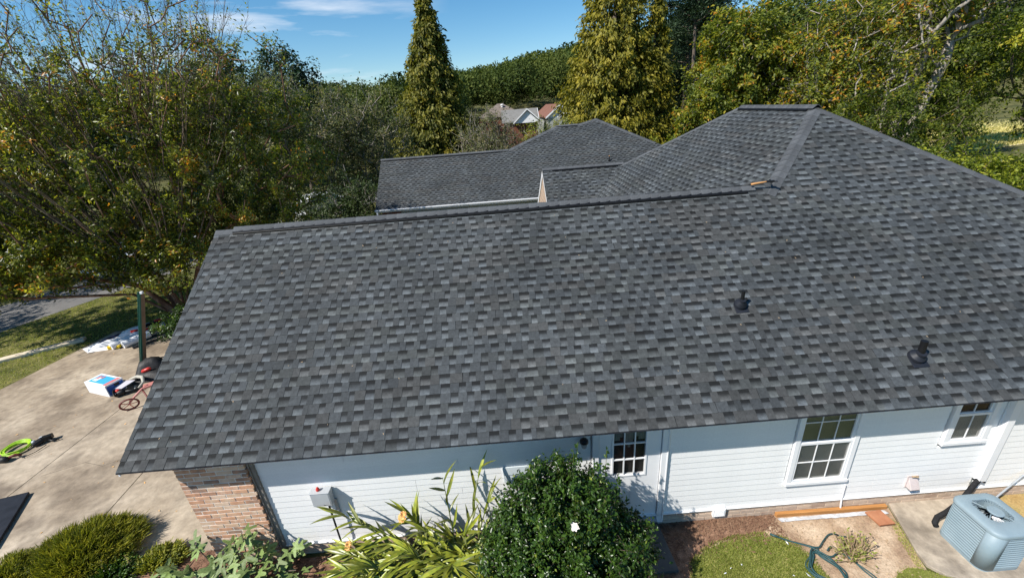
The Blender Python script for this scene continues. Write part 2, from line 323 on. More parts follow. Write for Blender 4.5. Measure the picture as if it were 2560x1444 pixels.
M['l_autumn'] = leaf_mat('turning_leaf', [(.036,.055,.010), (.105,.140,.016), (.235,.250,.026), (.40,.33,.03), (.52,.24,.03)], [0,.35,.72,.95,1], trans=.42)
M['l_yellow'] = leaf_mat('yellow_green_leaf', [(.050,.075,.010), (.14,.18,.018), (.30,.33,.03), (.46,.38,.04)], trans=.42)
M['l_forest'] = leaf_mat('forest_leaf', [(.020,.036,.010), (.060,.088,.018), (.11,.13,.028), (.18,.17,.036)], trans=.18, rough=.75, spec=.15)
M['l_camellia'] = leaf_mat('camellia_leaf', [(.014,.032,.005), (.038,.082,.010), (.080,.145,.018), (.22,.26,.04)], [0,.5,.9,1], trans=.20, rough=.33, spec=.42)
M['l_grass'] = leaf_mat('grass_blade', [(.12,.155,.024), (.23,.27,.05), (.36,.36,.10), (.52,.45,.20)], [0,.5,.85,1], trans=.35)
M['l_dry'] = leaf_mat('dry_grass', [(.34,.33,.10), (.55,.49,.20), (.70,.60,.32)], trans=.35)
M['l_gmop'] = leaf_mat('thread_cypress', [(0.054, 0.0743, 0.0108), (0.1418, 0.162, 0.0175), (0.2565, 0.2565, 0.027), (0.405, 0.351, 0.0405)], trans=.25, rough=.6)
M['l_ginger'] = noise_mat('ginger_leaf', [(.085,.125,.012), (.17,.20,.02), (.32,.30,.03)], scale=6, rough=.36, spec=.5, rnd=.5)
M['l_fig'] = noise_mat('fig_leaf', [(.105,.165,.042), (.155,.215,.062), (.20,.26,.085)], scale=7, rough=.5, spec=.4, rnd=.3, bump=.3, bscale=30)
M['stem'] = flat_mat('green_stem', (.12,.15,.03), rough=.5)
M['petal'] = noise_mat('orange_petal', [(.72,.34,.10), (.85,.55,.22)], scale=20, rough=.6)
M['whitepetal'] = flat_mat('white_petal', (.82,.74,.68), rough=.6)
M['chip'] = noise_mat('wood_chip', [(.13,.065,.04), (.26,.16,.10)], scale=20, rough=.95)

# ================================================================== ROOF TOOLS
PHI = 0.5797; CP, SP, TP = math.cos(PHI), math.sin(PHI), math.tan(PHI)
EXPO = 0.1429
CAMP = np.array([4.97779, -4.76495, 6.09648])
def in_view(P, margin=60):
    d = Vector(P)-Vector(CAMP); z = d.dot(cf)
    if z < .2: return False
    u = 1280+FPX*d.dot(cr)/z; v = 722-FPX*d.dot(cu)/z
    return -margin < u < 2560+margin and -margin < v < 1444+margin
def clip(poly, a, b, c):        # keep a*x+b*s <= c ; poly of (x, s, ...)
    out = []
    for i in range(len(poly)):
        P, Q = poly[i], poly[(i+1) % len(poly)]
        fp, fq = a*P[0]+b*P[1]-c, a*Q[0]+b*Q[1]-c
        if fp <= 0: out.append(P)
        if (fp < 0 < fq) or (fq < 0 < fp):
            t = fp/(fp-fq); out.append(tuple(P[k]+(Q[k]-P[k])*t for k in range(len(P))))
    return out
HUES = [tuple(q*g for q, g in zip(h_, (1.0,1.045,1.065))) for h_ in [(.93,1.0,1.06), (.96,1.0,1.03), (.96,1.01,1.02), (.97,1.01,.99), (1.01,1.0,.98), (.94,1.0,1.05), (.94,1.0,1.04)]]
class TabMesh:
    """laminated shingle courses in plane coordinates (x along the course, s up the slope, t off the deck)"""
    def __init__(s): s.v = []; s.f = []; s.c = []
    def add(s, poly, lines=()):
        for (a, b, c) in lines:
            poly = clip(poly, a, b, c)
            if len(poly) < 3: return
        n = len(poly); b0 = len(s.v)
        for (x, y, t, r, g, bl) in poly: s.v.append((x, y, t)); s.c.append((r, g, bl, 1))
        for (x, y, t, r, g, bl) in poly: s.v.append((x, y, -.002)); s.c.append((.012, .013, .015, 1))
        s.f.append(tuple(range(b0, b0+n)))
        for i in range(n): j = (i+1) % n; s.f.append((b0+i, b0+n+i, b0+n+j, b0+j))
    def strip(s, x0, s0, L, rnd, lines=(), e=EXPO, k=1.0, soft=0.0):
        x = x0; tone = .96+.10*rnd.random(); hue = rnd.choice(HUES); tooth = rnd.random() < .5
        end = x0+L-.004
        jog = rnd.uniform(-.002, .002)
        while x < end-.01:
            w = rnd.uniform(.085, .165)
            if end-x-w < .06: w = end-x
            w = min(w, end-x)
            h = hue if rnd.random() < .85 else rnd.choice(HUES)
            if tooth:
                v = .053*k*tone*rnd.uniform(.78, 1.20); c = tuple(v*q for q in h); c2 = tuple(q*.90 for q in c); tp = rnd.uniform(-.004, .006)
                tb = .0085+rnd.uniform(0, .0025)
                s.add([(x, s0+jog, tb)+c, (x+w, s0+jog, tb)+c, (x+w-tp, s0+e+.012, .003)+c2, (x+tp, s0+e+.012, .003)+c2], lines)
            else:
                lo = .012*k*tone*rnd.uniform(.65, 1.4)+soft*.02; hi = .114*k*tone*rnd.uniform(.66, 1.2)-soft*.02; mid = (lo*.45+hi*.55)
                cl, ch, cm = (tuple(q*g for g in h) for q in (lo, hi, mid)); d = .006
                a, m_, z = s0+jog+.002, s0+e*rnd.uniform(.38, .54), s0+e*rnd.uniform(.66, .78)
                s.add([(x-d, a, .0045)+ch, (x+w+d, a, .0045)+ch, (x+w+d, m_, .0028)+cm, (x-d, m_, .0028)+cm], lines)
                s.add([(x-d, m_, .0028)+cm, (x+w+d, m_, .0028)+cm, (x+w+d, z, .0018)+cl, (x-d, z, .0018)+cl], lines)
                s.add([(x-d, z, .0018)+cl, (x+w+d, z, .0018)+cl, (x+w+d, s0+e+.012, .0008)+cl, (x-d, s0+e+.012, .0008)+cl], lines)
            x += w; tooth = not tooth
    def mesh(s, name, mat=None):
        me = bpy.data.meshes.new(name); me.from_pydata(s.v, [], s.f)
        a = me.attributes.new('Col', 'FLOAT_COLOR', 'POINT'); a.data.foreach_set('color', np.array(s.c, np.float32).ravel())
        me.materials.append(mat or M['shingle']); me.update(); return me
def frame(O, ex, es):
    ex, es = Vector(ex).normalized(), Vector(es).normalized(); n = ex.cross(es); O = Vector(O)
    return Matrix(((ex.x, es.x, n.x, O.x), (ex.y, es.y, n.y, O.y), (ex.z, es.z, n.z, O.z), (0, 0, 0, 1)))
def lay_courses(fr_m, s_top, fl, frr, parent, n_obj=0, seed=1, k=1.0, soft=0.0, extra=None, e=EXPO, xview=None):
    """all courses of one slope; the n_obj nearest strips become objects, the rest one stuff part"""
    rnd = random.Random(seed); rows = int(math.ceil(s_top/e)); specs = []; L = .92
    for r in range(rows):
        s0 = r*e; s1 = min(s0+e, s_top)
        l0, l1, r0, r1 = fl(s0+1e-4), fl(s1-1e-4), frr(s0+1e-4), frr(s1-1e-4)
        off = (r*.317+rnd.uniform(0, .05)) % L
        x = min(l0, l1)-off
        while x < max(r0, r1):
            specs.append((x, s0, L, l0, l1, r0, r1)); x += L
    def lines_of(sp):
        x, s0, L, l0, l1, r0, r1 = sp; out = []
        h = e
        # left bound x >= l0 + (l1-l0)*(s-s0)/h  ;  right bound x <= ...
        out.append((-1, (l1-l0)/h, -l0+(l1-l0)/h*s0)); out.append((1, -(r1-r0)/h, r0-(r1-r0)/h*s0)); out.append((0, 1, s_top))
        if extra: out += extra(s0)
        return out
    order = sorted(range(len(specs)), key=lambda i: (fr_m @ Vector((specs[i][0]+L/2, specs[i][1]+e/2, 0))-Vector(CAMP)).length)
    chosen = set()
    for i in order:
        x, s0, L, l0, l1, r0, r1 = specs[i]
        lo, hi = max(x, min(l0, l1)), min(x+L, max(r0, r1))
        if hi-lo < .08: continue
        if len(chosen) < n_obj and in_view(fr_m @ Vector(((lo+hi)/2, s0+e/2, 0)), 30): chosen.add(i)
    protos = []
    if n_obj:
        for q in range(22):
            t = TabMesh(); t.strip(0, 0, L, rnd, (), e, k, soft); protos.append(t.mesh('shingle'))
    big = TabMesh()
    for i, sp in enumerate(specs):
        x, s0, L, l0, l1, r0, r1 = sp
        inside = x >= max(l0, l1) and x+L <= min(r0, r1) and s0+e <= s_top and not extra
        if i in chosen:
            if inside:
                o = link('shingle', rnd.choice(protos), parent); o.matrix_world = fr_m @ Matrix.Translation((x, s0, 0))
            else:
                t = TabMesh(); t.strip(x, s0, L, rnd, lines_of(sp), e, k, soft)
                if t.f: o = link('shingle', t.mesh('shingle'), parent); o.matrix_world = fr_m
        else:
            big.strip(x, s0, L, rnd, () if inside else lines_of(sp), e, k, soft)
    if big.f:
        o = link('shingle_courses', big.mesh('shingle_courses'), parent); o.matrix_world = fr_m; o['kind'] = 'stuff'
def cap_mesh(d, wl, wr, L=.25, w=.135, lift=.012, name='ridge_cap'):
    """one bent cap shingle: d along the ridge, wl/wr unit vectors down each slope"""
    d, wl, wr = Vector(d).normalized(), Vector(wl).normalized(), Vector(wr).normalized(); up = -(wl+wr).normalized()
    def ring(q, h):
        a = d*q
        return [a+wl*w+up*h*.8, a+wl*w*.5+up*h*1.05, a+wl*w*.12+up*(h*1.0+.004), a+wr*w*.12+up*(h*1.0+.004), a+wr*w*.5+up*h*1.05, a+wr*w+up*h*.8]
    m = MB(); t = .006
    A, B = ring(0, lift+t), ring(L, lift-.002); A2, B2 = ring(0, lift-t), ring(L, lift-t-.004)
    m.pts(A); m.pts(B); m.pts(A2); m.pts(B2); n = 6
    for i in range(n-1): m.f.append((i, i+1, n+i+1, n+i)); m.f.append((2*n+i, 2*n+i+1, i+1, i))
    m.f.append((0, n, 3*n, 2*n)); m.f.append((n-1, 2*n+n-1, 3*n+n-1, n+n-1))
    return m.mesh(name, M['cap'])
def lay_caps(parent, P0, P1, wl, wr, step=.187, lift=.012, w=.135, L=.25):
    P0, P1 = Vector(P0), Vector(P1); d = (P1-P0); D = d.length; d.normalize(); me = cap_mesh(d, wl, wr, L, w, lift)
    n = int(D/step)
    for i in range(n):
        o = link('ridge_cap', me, parent); o.location = P0+d*(i*step)
def ridge_vent(parent, P0, P1, wl, wr, w=.14, h=.046):
    P0, P1 = Vector(P0), Vector(P1); wl, wr = Vector(wl).normalized(), Vector(wr).normalized(); up = Vector((0, 0, 1))
    prof = [wl*w, wl*w+up*h, wl*.02+up*h, wr*.02+up*h, wr*w+up*h, wr*w]
    m = MB(); m.prism([P0+q+up*.004 for q in prof], P1-P0); 
    # louvre lips along both long edges
    for ww in (wl, wr):
        m.tube([P0+ww*(w+.006)+up*(h*.75), P1+ww*(w+.006)+up*(h*.75)], .008, 6)
    return m.build('ridge_vent', M['black'], parent)

# ================================================================== MAIN HOUSE
house = empty('house'); tag(house, 'white sided house with a large new dark grey shingle roof and a brick corner', 'house')
EY, EZ, RX = -.4287, 2.086, -.331         # eave edge, rake edge
RY, RZ = 3.06, 2.086+TP*(3.06+.4287)         # wing ridge
PX, PY, PZ = 11.83, 4.92, 5.589           # hip peak
PY2 = 8.0; EX = PX-(PY-EY)                  # far ridge end, left eave x
roof = MB()
def zf(y): return EZ+TP*(y-EY)
dz = -.012
roof.poly([(RX,EY,EZ+dz),(PX+PY-EY,EY,EZ+dz),(PX,PY,PZ+dz),(PX-(PY-RY),RY,RZ+dz),(RX,RY,RZ+dz)])
roof.poly([(RX,RY,RZ+dz),(PX-(PY-RY),RY,RZ+dz),(PX-(PY-RY),2*RY-EY,EZ+dz),(RX,2*RY-EY,EZ+dz)])
LE = 2.087
roof.poly([(PX,PY,PZ+dz),(PX,PY2,PZ+dz),(EX,PY2+PY-EY,LE+dz),(EX,EY,LE+dz)])
roof.poly([(PX,PY2,PZ+dz),(PX,PY,PZ+dz),(PX+PY-EY,EY,EZ+dz),(PX+PY-EY,PY2+PY-EY,EZ+dz)])
roof.poly([(PX,PY2,PZ+dz),(PX+PY-EY,PY2+PY-EY,EZ+dz),(EX,PY2+PY-EY,EZ+dz)])
# cross gable at the back left
GX, GY, GZ = 6.43, 10.6, 3.95; GXE = PX-(PZ-GZ)/TP; gy0 = GY-(GZ-EZ)/TP
roof.poly([(GX,gy0,EZ+dz),(GXE,gy0,EZ+dz),(GXE+.3,GY,GZ+dz),(GX,GY,GZ+dz)])
roof.poly([(GX,GY,GZ+dz),(GXE+.3,GY,GZ+dz),(GXE,2*GY-gy0,EZ+dz),(GX,2*GY-gy0,EZ+dz)])
roof_o = roof.build('roof', M['deck'], house)
F_front = frame((0, EY, EZ), (1,0,0), (0,CP,SP))
SR = (RY-EY)/CP
def front_l(s):
    y = EY+s*CP
    return RX if s < SR else PX-(PY-y)
def front_r(s): return PX+(PY-(EY+s*CP))
lay_courses(F_front, (PY-EY)/CP, front_l, front_r, roof_o, n_obj=300, seed=3,
            extra=None)
F_left = frame((EX, 0, LE), (0,-1,0), (CP,0,SP))
def left_l(s): return -(PY2+PY-EY-s*CP)         # x' = -y : far hip
def left_r(s): return -max(EY+s*CP, (RY+PX-(PZ-RZ)/TP-EX)-s*CP)
lay_courses(F_left, (PX-EX)/CP, left_l, left_r, roof_o, seed=5)
F_gab = frame((0, gy0, EZ), (1,0,0), (0,CP,SP))
lay_courses(F_gab, (GY-gy0)/CP, lambda s: GX, lambda s: EX+.05+s*CP, roof_o, seed=6)
F_back = frame((0, 2*RY-EY, EZ), (-1,0,0), (0,-CP,SP))
lay_courses(F_back, (RY-EY)/CP, lambda s: -(EX-.0+s*CP), lambda s: -RX, roof_o, seed=8)
dn_f, dn_b, dn_l, dn_r = Vector((0,-CP,-SP)), Vector((0,CP,-SP)), Vector((-CP,0,-SP)), Vector((CP,0,-SP))
ridge_vent(roof_o, (.02,RY,RZ), (9.46,RY,RZ), dn_f, dn_b)
lay_caps(roof_o, (.02,RY,RZ+.030), (9.62,RY,RZ+.030), dn_f, dn_b, lift=.022, w=.112)
lay_caps(roof_o, (RX,RY,RZ-.004), (.06,RY,RZ-.004), dn_f, dn_b, lift=.014, w=.12)
# hips: the caps climb from the wing ridge, and from the off-frame front corner, to the peak
hipd = Vector((1,1,TP)).normalized()
def perp(v, d): v = Vector(v); return (v-d*v.dot(d)).normalized()
hw_l = perp((-1, 0, 0), hipd); hw_l = Vector((-CP,0,-SP)); hw_l = perp(hw_l, hipd)
hw_f = perp(Vector((0,-CP,-SP)), hipd)
lay_caps(roof_o, (PX-(PY-RY)-.16,RY-.16,RZ-.16*TP+.0), (PX,PY,PZ), hw_l, hw_f, lift=.014, w=.135)
hipd2 = Vector((-1,1,TP)).normalized(); hr_f = perp(Vector((0,-CP,-SP)), hipd2); hr_r = perp(Vector((CP,0,-SP)), hipd2)
lay_caps(roof_o, (PX+4.3,PY-4.3,PZ-4.3*TP), (PX,PY,PZ), hr_f, hr_r, lift=.014, w=.135)
hipd3 = Vector((1,-1,TP)).normalized()
lay_caps(roof_o, (PX-4.2,PY2+4.2,PZ-4.2*TP), (PX,PY2,PZ), perp(Vector((0,CP,-SP)), hipd3), perp(dn_l, hipd3), lift=.014, w=.13)
ridge_vent(roof_o, (PX,PY+.12,PZ), (PX,PY2-.1,PZ), dn_l, dn_r)
lay_caps(roof_o, (PX,PY-.05,PZ+.030), (PX,PY2,PZ+.030), dn_l, dn_r, lift=.030, w=.118)
ridge_vent(roof_o, (GX+.35,GY,GZ), (GXE-.25,GY,GZ), dn_f, dn_b)
lay_caps(roof_o, (GX,GY,GZ+.028), (GXE,GY,GZ+.028), dn_f, dn_b, lift=.028, w=.115)
# plumbing vents
def plumbing_vent(x, y, r_pipe, hgt, r_boot):
    z = zf(y); n = Vector((0,-SP,CP)); es = Vector((0,CP,SP)); O = Vector((x, y, z))
    b = MB(); b.obox(O+n*.011-es*(r_boot*.75), (r_boot*1.08,0,0), es*(r_boot*.72), n*.004)
    base = b.build('vent_flashing', M['boot'], roof_o, bevel=.003)
    c = MB(); P = O+Vector((0,0,.0))
    prof = [(r_boot, -.05), (r_boot, .035), (r_boot*.96, .05), (r_boot*.5, .095), (r_pipe*1.5, .11), (r_pipe*1.35, .135)]
    # collar stands off the slope along its normal, tilted a little to the vertical
    ax = (n*.9+Vector((0,0,1))*.1).normalized(); c.lathe(prof, O+n*.01, ax, 20); c.build('vent_collar', M['boot'], base, smooth=True).modifiers.new('e', 'EDGE_SPLIT')
    p = MB(); p.tube([O+ax*.05, O+ax*.10+Vector((0,0,.02)), O+ax*.10+Vector((0,0,hgt))], r_pipe, 14); p.build('vent_pipe', M['black'], base, smooth=False)
plumbing_vent(8.47, 1.02, .026, .18, .092)
plumbing_vent(10.56, .14, .043, .21, .104)
# fascia, soffit, rake boards
m = MB(); m.box(RX+.005, 17.1, EY+.030, EY+.052, 2.036, 2.066); m.build('fascia', M['trim'], house)
m = MB(); m.box(RX+.02, 17.1, EY+.0525, .10, 2.030, 2.042); m.build('soffit', M['soffit'], house)
m = MB()
for (y0, z0, y1, z1) in ((EY+.012, EZ-.018, RY, RZ-.018), (2*RY-EY-.012, EZ-.018, RY, RZ-.018)):
    m.prism([(RX+.006,y0,z0),(RX+.006,y1,z1),(RX+.006,y1,z1-.09),(RX+.006,y0,z0-.05)], (.022,0,0))
m.build('rake_board', M['trim'], house)
m = MB(); m.tube([(RX,EY-.003,EZ-.012),(17,EY-.003,EZ-.012)], .006, 4); m.tube([(RX-.002,EY,EZ-.014),(RX-.002,RY,RZ-.014)], .006, 4); m.build('drip_edge', M['boot'], house)
m = MB()   # gable rake of the cross gable
m.prism([(GX+.004,gy0,EZ-.02),(GX+.004,GY,GZ-.02),(GX+.004,GY,GZ-.20),(GX+.004,gy0,EZ-.20)], (.025,0,0))
m.prism([(GX+.004,2*GY-gy0,EZ-.02),(GX+.004,GY,GZ-.02),(GX+.004,GY,GZ-.20),(GX+.004,2*GY-gy0,EZ-.20)], (.025,0,0))
m.build('rake_board', M['trim'], house)
m = MB()
m.prism([(GX+.03,gy0+.1,EZ-.08),(GX+.03,GY,GZ-.14),(GX+.03,2*GY-gy0-.1,EZ-.08)], (.03,0,0)); m.build('gable_face', M['tan'], house)
m = MB(); 
for i in range(9):
    z = 2.0+i*.2; yl = gy0+(z-EZ+.30)/TP
    if yl < GY-.05: m.box(GX+.016, GX+.029, yl, 2*GY-yl, z, z+.008)
m.build('gable_board_joint', M['taupe'], house)
# ---------------- walls
wall = MB()
wall.box(.06, 16.8, .03, .16, -.5, 2.03)
wall.box(.10, .22, .16, 6.45, -.5, 2.03); wall.prism([(.10,.16,2.03),(.10,6.2,2.03),(.10,RY,RZ-.22)], (.1,0,0))
wall.box(EX+.42, EX+.55, 6.0, 13.0, -.5, 2.03); wall.box(.22, EX+.42, 6.33, 6.45, -.5, 2.03); wall.box(EX+.42, 16.8, 12.9, 13.0, -.5, 2.03); wall.box(16.7, 16.8, .16, 12.9, -.5, 2.03)
wall_o = wall.build('wall', M['grey_wall'], house)
# siding boards, one object each, butt-jointed
SE = .1125; rs = random.Random(11); sid_cache = {}
def siding(x0, x1, z):
    key = (round(x1-x0, 3))
    if key not in sid_cache:
        w = x1-x0; b = MB()
        pr = [(-.0240, .0), (-.0240, .004), (-.0235, .008), (-.0175, SE+.003), (.02, SE+.003), (.02, .0)]
        b.pts([(0, p[0], p[1]) for p in pr]); b.pts([(w-.004, p[0], p[1]) for p in pr]); n = len(pr)
        b.f.append(tuple(range(n))); b.f.append(tuple(range(2*n-1, n-1, -1)))
        for i in range(n): j = (i+1) % n; b.f.append((j, i, n+i, n+j))
        sid_cache[key] = b.mesh('siding_board', M['vinyl'])
    o = link('siding_board', sid_cache[key], wall_o); o.location = (x0, 0, z); return o
def run(x0, x1, r, joints):
    pts = [x0]+[j for j in joints if x0+.05 < j < x1-.05]+[x1]
    for a, b in zip(pts[:-1], pts[1:]): siding(a, b, r*SE)
JL = {0: [], 3: [2.93], 4: [], 8: [3.35], 9: [3.35], 12: [4.45], 6: [4.9], 14: [2.4]}
for r in range(18):
    j = JL.get(r, []); 
    if r % 5 == 2: j = [1.9+.53*((r*7) % 5)]
    run(1.13, 5.965, r, j)
    z0, z1 = r*SE, (r+1)*SE
    cut1 = z1 > .45; cut2 = z1 > 1.0
    if cut1: run(7.125, 8.965, r, []); a = 9.945
    else: a = 7.125
    if cut2: run(a, 11.205, r, []); run(11.90, 12.005, r, [])
    else: run(a, 12.005, r, [10.4] if not cut1 else [])
    run(12.145, 14.9, r, [])
# brick corner pier
bk = MB(); bk.box(.064, 1.034, -.0965, .03, -.5, 2.03); pier = bk.build('brick_pier', M['mortar'], house)
BH, BL, MJ = .0737, .2275, .0165
def brick_mesh(L, H=BH-MJ, D=.10):
    b = MB(); c = .0035
    b.pts([(0,0,c),(c,-0,0),(L-c,0,0),(L,0,c),(L,0,H-c),(L-c,0,H),(c,0,H),(0,0,H-c)]); b.pts([(0,D,c),(c,D,0),(L-c,D,0),(L,D,c),(L,D,H-c),(L-c,D,H),(c,D,H),(0,D,H-c)])
    b.f.append(tuple(range(8))); b.f.append(tuple(range(15, 7, -1)))
    for i in range(8): j = (i+1) % 8; b.f.append((j, i, 8+i, 8+j))
    return b.mesh('brick', M['brick'])
bm_full = [brick_mesh(BL-MJ), brick_mesh(BL-MJ), brick_mesh(BL-MJ)]; bm_half = brick_mesh(BL/2-MJ); bm_end = brick_mesh(1.04-.055-4*BL-.0); bm_cut = brick_mesh(.985-.113-3*BL-MJ)
rb = random.Random(5)
for r in range(31):
    z = -.25+r*BH+MJ/2; x = .055; odd = r % 2; first = True
    lens = ([(bm_half, BL/2)] if odd else [])+[(rb.choice(bm_full), BL)]*(4 if not odd else 4)
    used = sum(l for _, l in lens); rest = 1.04-.055-used
    for me, l in lens:
        o = link('brick', me, pier); o.location = (x, -.1005+rb.uniform(-.004, .0035), z+rb.uniform(-.0012, .0012)); o.rotation_euler = (0, rb.uniform(-.006, .006), 0); x += l
    if rest > .03:
        key = round(rest, 3)
        if key not in sid_cache: sid_cache[key] = brick_mesh(rest)
        o = link('brick', sid_cache[key], pier); o.location = (x, -.1005+rb.uniform(-.003, .003), z)
m = MB(); m.box(1.062, 1.082, -.075, .02, -.25, 2.03); m.box(1.084, 1.128, -.058, .02, -.25, 2.03); m.build('corner_trim', M['taupe'], house)
# foundation
fo = MB(); fo.box(1.05, 16.8, -.018, .10, -.5, -.0); found = fo.build('foundation', M['fmortar'], house)
fb = MB(); L_, H_ = BL-MJ, BH-MJ
fb.box(0, L_, 0, .06, 0, H_); fmesh = fb.mesh('brick', M['fbrick'])
for r in range(3):
    x = 1.09-(.11 if r % 2 else 0)+.12
    while x < 12.9:
        if not (6.0 < x < 7.0):
            o = link('brick', fmesh, found); o.location = (x, -.026+rb.uniform(-.002, .002), -.232+r*BH)
        x += BL
m = MB(); m.box(1.12, 16.8, -.05, .02, -.014, -.002); m.build('starter_strip', M['vinyl'], house)
# ---------------- windows
def window(x0, x1, z0, z1, zr, cols, rows_u, rows_l, upper_mat, lower_mat):
    f = MB(); fw = .055
    f.box(x0-.02, x0+fw, -.055, .03, z0, z1); f.box(x1-fw, x1+.02, -.055, .03, z0, z1); f.box(x0-.03, x1+.03, -.068, .03, z0-.055, z0); f.box(x0+fw, x1-fw, -.055, .03, z1-fw, z1)
    fr = f.build('window', M['trim'], house, bevel=.004)
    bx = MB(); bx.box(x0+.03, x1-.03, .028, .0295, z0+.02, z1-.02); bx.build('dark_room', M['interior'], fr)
    for (a, b, y, rows, mt) in ((zr, z1-fw, -.012, rows_u, upper_mat), (z0, zr+.035, -.032, rows_l, lower_mat)):
        s = MB(); sw = .030; X0, X1 = x0+fw, x1-fw
        s.box(X0, X0+sw, y-.014, y+.012, a, b); s.box(X1-sw, X1, y-.014, y+.012, a, b); s.box(X0+sw, X1-sw, y-.014, y+.012, a, a+.045); s.box(X0+sw, X1-sw, y-.014, y+.012, b-.038, b)
        so = s.build('sash', M['trim'], fr)
        gx0, gx1, gz0, gz1 = X0+sw, X1-sw, a+.045, b-.038; cw = (gx1-gx0)/cols; rh = (gz1-gz0)/rows
        g = MB(); g.poly([(0,0,0),(cw-.001,0,0),(cw-.001,0,rh-.001),(0,0,rh-.001)]); gm = g.mesh('pane', M['glass'])
        for i in range(cols):
            for jj in range(rows):
                o = link('pane', gm, fr); o.location = (gx0+i*cw, y+.002, gz0+jj*rh)
        for i in range(1, cols):
            q = MB(); q.box(gx0+i*cw-.0048, gx0+i*cw+.0048, y-.010, y+.006, gz0, gz1); q.build('muntin', M['trim'], fr)
        for jj in range(1, rows):
            q = MB(); q.box(gx0, gx1, y-.0095, y+.0065, gz0+jj*rh-.0048, gz0+jj*rh+.0048); q.build('muntin', M['trim'], fr)
        # blind behind the glass
        q = MB(); zz = gz0
        while zz < gz1-.01:
            q.poly([(gx0, y+.020, zz), (gx1, y+.020, zz), (gx1, y+.013, zz+.018), (gx0, y+.013, zz+.018)]); zz += .0185
        q.build('blind', mt, fr)
window(9.0, 9.91, .45, 2.02, 1.19, 3, 2, 2, M['blind'], M['screen'])
window(11.25, 11.86, 1.02, 2.02, 1.50, 2, 1, 1, M['interior'], M['screen'])
# ---------------- door
d = MB(); d.box(5.975, 6.075, -.05, .03, -.09, 2.03); d.box(7.005, 7.11, -.05, .03, -.17, 2.03); d.box(6.075, 7.005, -.045, .03, 1.95, 2.03)
d.box(5.985, 6.0, -.062, -.05, -.08, 2.02); d.box(7.085, 7.10, -.062, -.05, -.16, 2.02)
door = d.build('door', M['trim'], house, bevel=.003)
lf = MB(); gx0, gx1, gz0, gz1 = 6.30, 6.765, .88, 1.78
lf.box(6.085, gx0-.025, -.02, .02, -.06, 1.948); lf.box(gx1+.025, 6.995, -.02, .02, -.06, 1.948); lf.box(gx0-.025, gx1+.025, -.02, .02, -.06, gz0-.025); lf.box(gx0-.025, gx1+.025, -.02, .02, gz1+.025, 1.948)
leaf = lf.build('door_leaf', M['trim'], door)
q = MB(); q.box(gx0-.03, gx0, -.032, .02, gz0-.03, gz1+.03); q.box(gx1, gx1+.03, -.032, .02, gz0-.03, gz1+.03); q.box(gx0, gx1, -.032, .02, gz0-.03, gz0); q.box(gx0, gx1, -.032, .02, gz1, gz1+.03); q.build('lite_frame', M['trim'], door, bevel=.004)
cw, rh = (gx1-gx0)/3, (gz1-gz0)/3
g = MB(); g.poly([(0,0,0),(cw,0,0),(cw,0,rh),(0,0,rh)]); gm = g.mesh('pane', M['glass'])
for i in range(3):
    for jj in range(3): o = link('pane', gm, door); o.location = (gx0+i*cw, -.008, gz0+jj*rh)
for i in (1, 2):
    q = MB(); q.box(gx0+i*cw-.008, gx0+i*cw+.008, -.026, .0, gz0, gz1); q.build('muntin', M['trim'], door)
    q = MB(); q.box(gx0, gx1, -.0255, .001, gz0+i*rh-.008, gz0+i*rh+.008); q.build('muntin', M['trim'], door)
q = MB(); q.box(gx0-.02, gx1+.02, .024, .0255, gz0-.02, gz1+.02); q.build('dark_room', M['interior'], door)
q = MB()
for i in range(24):   # lace valance with a scalloped hem
    a = gx0+(gx1-gx0)*i/24; b = gx0+(gx1-gx0)*(i+1)/24; c = abs((i-11.5)/12); zz = gz1-.20-.22*max(0, 1-abs(i-11.5)/4.5)-(.06 if c > .6 else 0)
    q.poly([(a, .008+.006*(i % 2), zz), (b, .008+.006*((i+1) % 2), zz), (b, .008+.006*((i+1) % 2), gz1), (a, .008+.006*(i % 2), gz1)])
q.build('curtain', M['curtain'], door)
for (a, b) in ((6.20, 6.50), (6.57, 6.87)):
    q = MB(); q.box(a, b, -.026, -.02, .08, .62); q.build('raised_panel', M['trim'], door, bevel=.006)
q = MB(); q.lathe([(.012, 0), (.012, .03), (.026, .04), (.028, .06), (.015, .072)], (6.15, -.02, .80), (0,-1,0), 12); q.build('handle', M['galv'], door, smooth=True)
q = MB(); q.box(6.06, 7.0, -.10, .02, -.10, -.062); q.build('threshold', M['galv'], door)
# ---------------- fittings on the front wall
lp = MB(); lp.lathe([(.05, 0), (.05, .015), (.02, .02)], (5.85, -.03, 1.60), (0,-1,0), 14); lamp = lp.build('wall_lamp', M['black'], house)
q = MB(); q.lathe([(.03, .0), (.062, .01), (.058, .045), (.03, .065), (.01, .085)], (5.85, -.10, 1.64), (0,0,1), 16); q.tube([(5.85,-.03,1.60),(5.85,-.07,1.60),(5.85,-.10,1.65)], .01, 6); q.build('lamp_hood', M['black'], lamp, smooth=True)
q = MB(); q.lathe([(.012, -.10), (.035, -.085), (.045, -.04), (.04, .0)], (5.85, -.10, 1.64), (0,0,1), 14); q.build('lamp_globe', M['glass'], lamp, smooth=True)
e = MB(); e.prism([(1.845,-.055,.905),(2.12,-.055,.905),(2.12,-.165,.905),(1.845,-.165,.905)], (0,0,.25))
e.prism([(1.838,-.050,1.156),(2.127,-.050,1.156),(2.127,-.175,1.156),(1.838,-.175,1.156)], (0,0,.012)); e.box(1.86, 2.105, -.055, -.03, .92, 1.15)
eb = e.build('electric_box', M['elec'], house, bevel=.004)
q = MB(); q.box(1.86, 2.105, -.1685, -.165, .925, 1.14); q.build('box_door', M['elec'], eb)
q = MB(); q.tube([(2.01,-.169,.925),(2.01,-.18,.935),(2.03,-.18,.94)], .006, 6); q.build('latch', M['black'], eb)
